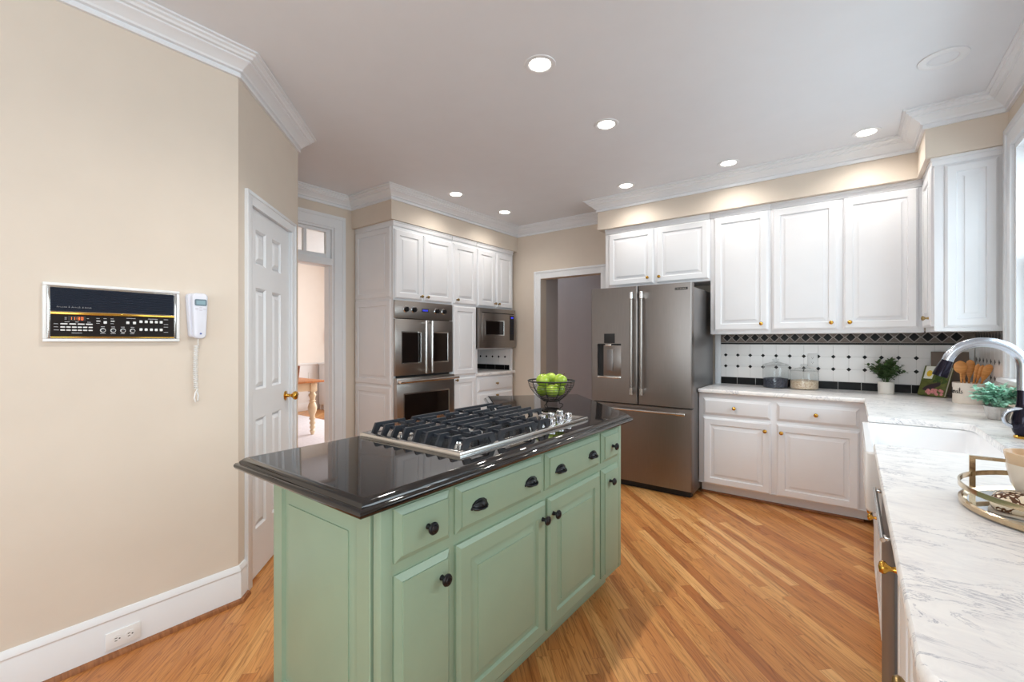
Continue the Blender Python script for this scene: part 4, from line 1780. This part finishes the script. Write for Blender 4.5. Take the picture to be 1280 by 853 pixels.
pc = thing('pantry_cabinet', 'narrow white pantry cabinet between the double oven and the microwave', 'cabinet', (OX, 3.467, 0), 90)
mb = MB()
mb.box(0, .392, 0, .60, .10, 2.42, .001)
mb.box(.0, .392, .07, .12, 0, .10)
mb.box(0, .392, -.012, .60, 2.40, 2.446, .006)
mb.box(0, .392, -.018, .60, 2.432, 2.449, .004)
mb.build('body', C, pc)
for z0, z1, kx, kz in ((1.716, 2.372, .060, 1.758), (.936, 1.694, .345, .99), (.12, .905, .045, .885)):
    d = door(pc, .014, .380, z0, z1, C)
    if kz != .99:
        knob(d, kx, kz, M['abrass'])
mc = thing('upper_cabinet', 'white two-door cabinet above the microwave', 'cabinet', (OX, 3.861, 0), 90)
carcass(mc, 0, .694, 1.70, 2.42, .60)
for x0, x1, kx in ((.018, .334, .308), (.354, .676, .380)):
    d = door(mc, x0, x1, 1.716, 2.372, C)
    knob(d, kx, 1.758, M['abrass'])
nc = thing('base_cabinet', 'white drawer cabinet with a tiled niche under the microwave', 'cabinet', (OX, 3.861, 0), 90)
mb = MB()
mb.box(0, .694, 0, .60, .10, .904, .001)
mb.box(0, .694, .07, .12, 0, .10)
mb.box(0, .022, 0, .60, .938, 1.225)
mb.box(.672, .694, 0, .60, .938, 1.225)
mb.box(.022, .672, .575, .60, .938, 1.225)
mb.box(.0, .694, 0, .60, 1.213, 1.226)
mb.build('body', C, nc)
for z0, z1 in ((.720, .885), (.42, .70), (.12, .40)):
    d = drawer(nc, .02, .674, z0, z1, C)
    knob(d, .342, (z0 + z1) / 2 + (.0 if z0 > .7 else .10), M['abrass'])
mb = MB()
mb.box(-.004, .715, -.03, .574, .905, .937, .004)
o = mb.build('countertop', M['marble'], loc=(OX, 3.861, 0))
o.rotation_euler = (0, 0, R(90))
tag(o, 'short white worktop slab in the niche below the microwave', 'countertop')

# double oven
ov = thing('double_oven', 'stainless double wall oven with french doors over a drop door', 'oven', (OX, 2.69, 0), 90)
S1 = M['steel']
mb = MB()
mb.box(.034, .740, .002, .56, .505, 1.695)
mb.build('body', M['dark'], ov)
mb = MB()
mb.box(.004, .768, -.022, -.001, 1.528, 1.697, .003)
cp = mb.build('control_panel', S1, ov)
for x in (.131, .229, .53, .632):
    mb = MB()
    mb.lathe([(.031, 0), (.031, -.006), (.027, -.010), (.0, -.010)], (x, -.022, 1.616), 'y', 26)
    kb = mb.build('control_knob', M['chrome'], cp)
    mb = MB()
    mb.lathe([(.023, 0), (.022, -.022), (.019, -.026), (0, -.026)], (x, -.032, 1.616), 'y', 26)
    mb.box(x - .005, x + .005, -.064, -.056, 1.594, 1.638, .002)
    mb.build('grip', M['black'], kb)
mb = MB()
mb.box(.335, .425, -.0235, -.02, 1.600, 1.634)
dsp = mb.build('display', M['dark'], cp)
mb = MB()
for k in range(4):
    mb.box(.347 + k * .018, .359 + k * .018, -.0245, -.023, 1.608, 1.624)
mb.build('display_digits', M['bluelcd'], dsp)
for x0, x1, wx0, wx1, hx_ in ((.004, .382, .088, .318, .345), (.388, .768, .470, .690, .425)):
    mb = MB()
    mb.box(x0, x1, -.026, -.001, .978, 1.521, .004)
    dr = mb.build('door', S1, ov)
    mb = MB()
    mb.rings(wx0 - .012, wx1 + .012, 1.090, 1.402, [(0, 0), (0, .003), (.010, .003), (.013, .000)], T=at((0, -.026, 0)))
    mb.build('window_trim', M['steelb'], dr)
    mb = MB()
    mb.box(wx0, wx1, -.0285, -.024, 1.102, 1.390)
    mb.build('window_glass', M['dglass'], dr)
    mb = MB()
    mb.cyl((hx_, -.078, .99), .0135, .525, 'z', 18, bev=.003)
    for z in (1.0, 1.485):
        mb.box(hx_ - .009, hx_ + .009, -.078, -.024, z, z + .02, .003)
    mb.build('handle', M['steelb'], dr)
mb = MB()
mb.box(.004, .768, -.052, -.001, .515, .958, .006)
dr = mb.build('lower_door', S1, ov)
mb = MB()
mb.rings(.083, .69, .545, .808, [(0, 0), (0, .003), (.011, .003), (.014, 0)], T=at((0, -.052, 0)))
mb.build('window_trim', M['steelb'], dr)
mb = MB()
mb.box(.096, .677, -.0545, -.05, .558, .795)
mb.build('window_glass', M['dglass'], dr)
mb = MB()
mb.cyl((-.004, -.108, .925), .0145, .78, 'x', 18, bev=.003)
for x in (.012, .735):
    mb.box(x, x + .024, -.108, -.05, .912, .938, .004)
mb.build('handle', M['steelb'], dr)

# microwave
mw = thing('microwave_oven', 'stainless built-in microwave above the tiled niche', 'microwave', (OX, 3.861, 0), 90)
mb = MB()
mb.box(.004, .694, -.048, 0, 1.228, 1.694, .003)
mb.build('trim_kit', S1, mw)
mb = MB()
mb.box(.045, .655, -.066, -.046, 1.30, 1.635, .003)
mb.box(.045, .655, -.050, -.046, 1.638, 1.648, mi=1)
fp = mb.build('front', [S1, M['dark']], mw)
mb = MB()
mb.rings(.088, .44, 1.375, 1.555, [(0, 0), (0, .003), (.010, .003), (.014, 0)], T=at((0, -.066, 0)))
mb.build('window_trim', M['steelb'], fp)
mb = MB()
mb.box(.100, .428, -.069, -.064, 1.387, 1.543)
mb.build('window_glass', M['dglass'], fp)
mb = MB()
mb.box(.555, .635, -.069, -.064, 1.318, 1.622)
kp = mb.build('control_panel', M['dark'], fp)
mb = MB()
mb.box(.572, .618, -.0705, -.068, 1.588, 1.606)
mb.build('display', M['bluelcd'], kp)
mb = MB()
for i in range(6):
    for j in range(3):
        mb.box(.566 + j * .021, .582 + j * .021, -.0705, -.068, 1.395 + i * .03, 1.413 + i * .03)
mb.build('keypad', M['navy'], kp)
mb = MB()
mb.tube([(.23, -.067, 1.345), (.25, -.067, 1.335), (.262, -.067, 1.352), (.272, -.067, 1.335), (.285, -.067, 1.356), (.295, -.067, 1.338), (.32, -.067, 1.35)], .0016, 5)
mb.build('script_logo', M['chrome'], fp)

# ------------------------------------------------------------------ things on the left wall
ic = thing('intercom_panel', 'white framed wall intercom with navy grille and black controls', 'intercom', (XL + .0005, .279, 1.307), 90)
IW, IH = .435, .229
mb = MB()
for q in ((0, IW, 0, .012), (0, IW, IH - .012, IH), (0, .012, .012, IH - .012), (IW - .012, IW, .012, IH - .012)):
    mb.box(q[0], q[1], -.017, 0, q[2], q[3], .003)
mb.build('frame', M['plastic'], ic)
mb = MB()
mb.box(.012, IW - .012, -.010, 0, .012, IH - .012)
for q in ((.014, .020, .014, IH - .014), (IW - .020, IW - .014, .014, IH - .014)):
    mb.box(q[0], q[1], -.016, -.008, q[2], q[3], .001)
mb.build('inner_trim', M['steelb'], ic)
mb = MB()
mb.box(.021, IW - .021, -.012, -.008, .119, .211)
for i in range(14):
    z = .1215 + i * .0064
    mb.box(.021, IW - .021, -.0155, -.011, z, z + .0042, .001, 1)
gr = mb.build('speaker_grille', M['navy'], ic)
mb = MB()
q = random.Random(5)
for xa, xb in ((.038, .066), (.071, .074), (.080, .104), (.110, .114), (.118, .136)):
    n_ = max(3, int((xb - xa) / .0011))
    mb.tube([(xa + (xb - xa) * i / n_, -.0172, .1335 + (i % 2) * q.uniform(.002, .0045) + (.003 if i in (1, n_ - 2) else 0)) for i in range(n_ + 1)], .0005, 4)
mb.build('script_lettering', M['cream_txt'], gr)
mb = MB()
mb.box(.021, IW - .021, -.019, -.008, .106, .117, .002)
mb.box(.021, IW - .021, -.017, -.008, .015, .021, .002)
mb.build('brass_strip', M['brass'], ic)
mb = MB()
mb.box(.021, IW - .021, -.013, -.008, .021, .106)
pn = mb.build('control_panel', M['panelb'], ic)
# clock digits 11:30
SEG = {'1': 'bc', '3': 'abgcd', '0': 'abcdef', ':': ':'}


def seg_digit(mb, ch, x, z, w, h, y):
    t = .0011
    R_ = {'a': (x, x + w, z + h - t, z + h), 'd': (x, x + w, z, z + t), 'g': (x, x + w, z + h / 2 - t / 2, z + h / 2 + t / 2), 'b': (x + w - t, x + w, z + h / 2, z + h), 'c': (x + w - t, x + w, z, z + h / 2), 'f': (x, x + t, z + h / 2, z + h), 'e': (x, x + t, z, z + h / 2)}
    if ch == ':':
        for zz_ in (z + h * .3, z + h * .7):
            mb.box(x, x + t, y - .0004, y, zz_, zz_ + t)
        return
    for s in SEG[ch]:
        q = R_[s]
        mb.box(q[0], q[1], y - .0004, y, q[2], q[3])


mb = MB()
mb.box(.070, .120, -.0140, -.0125, .083, .1015)
cl = mb.build('clock_display', M['slot'], pn)
mb = MB()
for ch, x in (('1', .074), ('1', .083), (':', .0935), ('3', .097), ('0', .107)):
    seg_digit(mb, ch, x, .0865, .006, .011, -.0140)
mb.build('clock_digits', M['orange'], cl)
for x0, x1 in ((.048, .068), (.073, .092), (.097, .117), (.1205, .141)):
    MB().box(x0, x1, -.017, -.012, .0675, .0725, .0012, 1).build('push_button', M['plastic'], pn)
for zc in (.0575, .0455):
    for x0, x1 in ((.048, .061), (.0645, .077), (.0805, .094), (.097, .109), (.1125, .125), (.1285, .141)):
        MB().box(x0, x1, -.017, -.012, zc - .0026, zc + .0026, .0012, 1).build('push_button', M['plastic'], pn)
for x, z in ((.158, .084), (.202, .085)):
    MB().box(x - .006, x + .006, -.018, -.012, z - .002, z + .002, .001, 1).build('toggle_switch', M['plastic'], pn)
for x, z in ((.179, .079), (.251, .080), (.273, .080)):
    MB().box(x - .005, x + .005, -.019, -.012, z - .0055, z + .0055, .0015, 1).build('push_button', M['plastic'], pn)
for x in (.295, .313, .331, .3485, .366):
    for z in (.086, .052):
        MB().box(x - .005, x + .005, -.019, -.012, z - .0055, z + .0055, .0015, 1).build('push_button', M['plastic'], pn)
for x in (.172, .204, .2355, .267):
    mb = MB()
    mb.lathe([(.0088, 0), (.0088, -.003), (.0068, -.0035), (.0064, -.003)], (x, -.013, .0465), 'y', 20, mi=0)
    mb.lathe([(.0064, 0), (.006, -.009), (0, -.010)], (x, -.013, .0465), 'y', 20, mi=1)
    mb.build('dial', [M['plastic'], M['black']], pn)
mb = MB()
for x, z, w in ((.166, .0605, .012), (.198, .0605, .012), (.229, .0605, .012), (.261, .0605, .012), (.164, .033, .016), (.196, .033, .016), (.228, .033, .014), (.259, .033, .014),
                (.152, .094, .010), (.174, .094, .010), (.196, .094, .010), (.152, .074, .010), (.196, .074, .010), (.247, .098, .03), (.320, .098, .034), (.376, .097, .016), (.376, .076, .016), (.376, .064, .016), (.376, .041, .016),
                (.03, .069, .012), (.03, .057, .012), (.03, .045, .014), (.080, .034, .03), (.06, .0775, .014), (.09, .0775, .01), (.125, .0775, .01), (.060, .094, .006), (.060, .088, .006), (.124, .092, .006)):
    mb.box(x, x + w, -.0135, -.0128, z, z + .0016)
mb.build('printed_lettering', M['cream_txt'], pn)

ph = thing('telephone', 'white corded wall telephone to the right of the intercom', 'telephone', (XL + .0005, .735, 1.318), 90)


def rprism(mb, poly_lo, prof, T):
    mb.prism(poly_lo, 0, 0, prof=prof, T=T)


# outline is drawn in (x, height) and turned to face -y
FT = Matrix(((1, 0, 0, 0), (0, 0, -1, 0), (0, 1, 0, 0), (0, 0, 0, 1)))


def taper(w0, w1, h, r=.012, n=5, cx=0.0, z0=0.0):
    pts = []
    for cx_, cz, a0 in ((w0 / 2 - r, z0 + r, 270), (w1 / 2 - r, z0 + h - r, 0), (-w1 / 2 + r, z0 + h - r, 90), (-w0 / 2 + r, z0 + r, 180)):
        for i in range(n + 1):
            a = R(a0 + 90 * i / n)
            pts.append((cx + cx_ + r * math.cos(a), cz + r * math.sin(a)))
    return pts


mb = MB()
mb.prism(taper(.060, .082, .205, .016, cx=.045, z0=.008), 0, 0, prof=[(0, 0), (0, .022), (-.003, .028), (-.010, .030)], T=FT)
mb.build('base', M['phone'], ph)
mb = MB()
mb.prism(taper(.052, .066, .212, .02, cx=.048, z0=.002), 0, 0, prof=[(-.003, .030), (0, .034), (0, .046), (-.004, .052), (-.012, .055)], T=FT)
hs = mb.build('handset', M['phone'], ph)
mb = MB()
mb.prism(taper(.048, .048, .030, .006, cx=.049, z0=.155), .055, .0565, T=FT)
sc1 = mb.build('screen_bezel', basic('phone_bezel', S(92, 112, 124), .3), hs)
mb = MB()
mb.prism(taper(.036, .036, .018, .002, cx=.049, z0=.161), .0565, .0572, T=FT)
mb.build('screen', M['lcd'], sc1)
mb = MB()
for x, z in ((.033, .138), (.049, .144), (.049, .132), (.064, .138)):
    mb.prism(taper(.012, .012, .005, .002, cx=x, z0=z), .055, .0565, T=FT)
mb.build('keypad', basic('phone_keys', S(206, 204, 214), .4), hs)
mb = MB()
mb.lathe([(.0045, 0), (.0045, -.0012), (0, -.0012)], (.049, -.055, .026), 'y', 14)
mb.build('emblem', basic('phone_emblem', S(98, 112, 168), .4), hs)
mb = MB()
pts = []
nt = 22
for i in range(nt * 10 + 1):
    t = i / (nt * 10)
    a = 2 * math.pi * nt * t
    pts.append((.0445 - .004 * math.sin(t * 3) + .0085 * math.cos(a), -.016 + .0085 * math.sin(a), -.028 - t * .205))
mb.tube(pts, .0020, 5)
mb.tube([(.048, -.030, .004), (.047, -.026, -.012), (.053, -.016, -.028)], .0024, 6)
mb.tube([(.049, -.016, -.233), (.040, -.016, -.250), (.036, -.015, -.275), (.042, -.014, -.292), (.050, -.014, -.288), (.052, -.015, -.262), (.046, -.016, -.245)], .0034, 6)
mb.build('coiled_cord', M['plastic'], ph)


def outlet(name, label, loc, rot, horiz):
    t = thing(name, label, 'outlet', loc, rot)
    w, h = (.115, .07) if horiz else (.07, .115)
    MB().box(-w / 2, w / 2, -.006, 0, -h / 2, h / 2, .002).build('cover_plate', M['plastic'], t)
    for k in (-1, 1):
        c = (k * .021, 0) if horiz else (0, k * .021)
        mb = MB()
        mb.lathe([(.0165, 0), (.0165, -.002), (0, -.002)], (c[0], -.006, c[1]), 'y', 24)
        s = mb.build('socket', M['plastic'], t)
        mb = MB()
        if horiz:
            mb.box(c[0] - .008, c[0], -.0088, -.0078, c[1] + .004, c[1] + .0065)
            mb.box(c[0] - .008, c[0], -.0088, -.0078, c[1] - .0065, c[1] - .004)
            mb.box(c[0] + .005, c[0] + .010, -.0088, -.0078, c[1] - .0022, c[1] + .0022)
        else:
            mb.box(c[0] - .0065, c[0] - .004, -.0088, -.0078, c[1], c[1] + .008)
            mb.box(c[0] + .004, c[0] + .0065, -.0088, -.0078, c[1], c[1] + .008)
            mb.box(c[0] - .0022, c[0] + .0022, -.0088, -.0078, c[1] - .010, c[1] - .005)
        mb.build('slots', M['slot'], s)
    return t


outlet('power_outlet', 'white double power outlet set sideways in the tall baseboard', (XL + .0165, .515, .070), 90, True)
outlet('power_outlet', 'white power outlet on the backsplash tiles above the oats jar', (-.272, YB - .0112, 1.145), 0, False)

# ------------------------------------------------------------------ ceiling lights
LIGHTS = [(-1.289, 1.938, 'recessed ceiling light nearest the viewer, above the cooktop'),
          (-1.297, 2.74, 'recessed ceiling light above the far end of the island, second from the viewer'),
          (-.796, 3.93, 'recessed ceiling light in front of the tall cabinet beside the refrigerator'),
          (-1.664, 3.93, 'recessed ceiling light in front of the cabinet over the refrigerator'),
          (-3.08, 3.154, 'recessed ceiling light in front of the double oven cabinet'),
          (-3.08, 3.923, 'recessed ceiling light in front of the cabinet over the microwave'),
          (.075, 3.924, 'recessed ceiling light by the soffit corner above the sink side'),
          (-1.28, .85, 'added unseen recessed light over the near end of the island, above the view')]  # extra lamp out of view, added to brighten the far cabinets
for x, y, lab in LIGHTS:
    watts = 17 if (x < -2 or y > 3.5) else 42
    t = thing('recessed_light', lab, 'ceiling light', (x, y, H), 0, 'recessed ceiling lights')
    mb = MB()
    mb.lathe([(.082, -.0005), (.080, -.004), (.064, -.006), (.056, -.003), (.054, -.0005)], seg=40, caps=False)
    mb.build('trim_ring', M['trim'], t)
    mb = MB()
    mb.lathe([(0, -.003), (.054, -.0025)], seg=32, caps=False)
    mb.build('lens', M['lamp'], t)
    d = bpy.data.lights.new('lamp', 'SPOT')
    d.energy = watts
    d.color = (1.0, .95, .88)
    d.spot_size = R(150)
    d.spot_blend = .8
    d.shadow_soft_size = .05
    lo_ = bpy.data.objects.new('lamp', d)
    lo_.location = (0, 0, -.012)
    COL.objects.link(lo_)
    lo_.parent = t
t = thing('ceiling_speaker', 'unlit round white ceiling fitting near the window wall', 'ceiling fitting', (.365, 3.13, H))
mb = MB()
mb.lathe([(.098, -.0005), (.097, -.006), (.075, -.009), (.062, -.006), (.058, -.0005)], seg=44, caps=False)
mb.build('trim_ring', M['trim'], t)
mb = MB()
mb.lathe([(.060, -.001), (.055, -.003), (.0, -.004)], seg=40)
mb.build('cover', M['ceil'], t)

# ------------------------------------------------------------------ dining room furniture
rg = MB()
rg.box(-7.75, -5.1, 2.1, 4.02, 0, .012, .004)
tag(rg.build('area_rug', M['rug']), 'pale rug under the dining table', 'rug')
dt = thing('dining_table', 'dining table with honey wood top and turned cream legs', 'table', (-6.42, 2.80, .0125))
mb = MB()
mb.box(-.55, .55, -1.0, .62, .725, .752, .006)
mb.build('tabletop', M['tabletop'], dt)
mb = MB()
for q in ((-.47, .47, .50, .53), (-.47, .47, -.91, -.88), (-.47, -.44, -.88, .50), (.44, .47, -.88, .50)):
    mb.box(q[0], q[1], q[2], q[3], .61, .725)
mb.build('apron', M['cream'], dt)
LEG = [(.020, 0), (.026, .03), (.036, .05), (.022, .07), (.038, .10), (.024, .13), (.040, .16), (.026, .19), (.042, .22), (.028, .25), (.034, .27), (.056, .33), (.060, .38), (.046, .43), (.030, .45), (.050, .465), (.030, .48), (.040, .52), (.052, .55), (.034, .575), (.034, .60)]
for x, y in ((.44, .49), (-.44, .49), (.44, -.87), (-.44, -.87)):
    mb = MB()
    mb.lathe(LEG, (x, y, 0), 'z', 20)
    mb.box(x - .045, x + .045, y - .045, y + .045, .598, .726, .003)
    mb.build('leg', M['cream'], dt, smooth=60)


def chair(label, loc, rot, mat, back=True):
    t = thing('dining_chair', label, 'chair', loc, rot)
    mb = MB()
    mb.box(-.22, .22, -.21, .21, .43, .465, .012)
    mb.build('seat', mat, t)
    for x, y in ((-.19, -.18), (.19, -.18)):
        MB().tube([(x, y, 0), (x, y, .25), (x, y, .435)], [.017, .021, .02], 10).build('leg', mat, t)
    for x in (-.19, .19):
        MB().tube([(x, .24, 0), (x, .19, .25), (x, .19, .45), (x, .23, .75), (x, .29, .99)], [.017, .02, .021, .019, .017], 10).build('leg', mat, t)
    mb = MB()
    for z, yy in ((.93, .272), (.72, .226), (.58, .208)):
        mb.box(-.19, .19, yy - .011, yy + .011, z - .035, z + .035, .006)
    mb.build('backrest', mat, t)
    return t


chair('brown wooden dining chair at the near side of the dining table', (-5.60, 2.56, 0.018), -90, M['chairw'])
chair('grey-brown dining chair at the far side of the dining table', (-7.22, 3.42, .018), 90, M['chairg'])
sbd = thing('sideboard', 'white sideboard against the far dining room wall', 'sideboard', (-7.94, 4.95, 0), 90)
mb = MB()
mb.box(-.34, .34, -.02, .20, .10, .86, .004)
mb.box(-.36, .36, -.04, .21, .86, .885, .005)
for x in (-.30, .30):
    mb.box(x - .03, x + .03, -.01, .05, 0, .10)
    mb.box(x - .03, x + .03, .14, .19, 0, .10)
mb.build('body', M['trim'], sbd)
for x0, x1 in ((-.32, -.01), (.01, .32)):
    d = door(sbd, x0, x1, .13, .83, M['trim'], .05, y=-.02)
    knob(d, x1 - .04 if x0 < 0 else x0 + .04, .5, M['abrass'], y=-.04)
sc2 = thing('wall_sconce', 'pale pleated sconce shade on the dining room wall', 'sconce', (-8.2, 4.86, 1.30), 90)
mb = MB()
mb.box(-.03, .03, -.012, 0, -.06, .06, .004)
mb.tube([(0, -.01, 0), (0, -.08, -.02), (0, -.10, .03)], .006, 8)
mb.build('bracket', M['abrass'], sc2)
mb = MB()
mb.lathe([(.085, .03), (.085, .032), (.070, .30), (.068, .30), (.083, .03)], (0, -.10, -.05), 'z', 48, ribs=24, rib=.015, caps=False)
mb.build('lamp_shade', M['shade'], sc2)
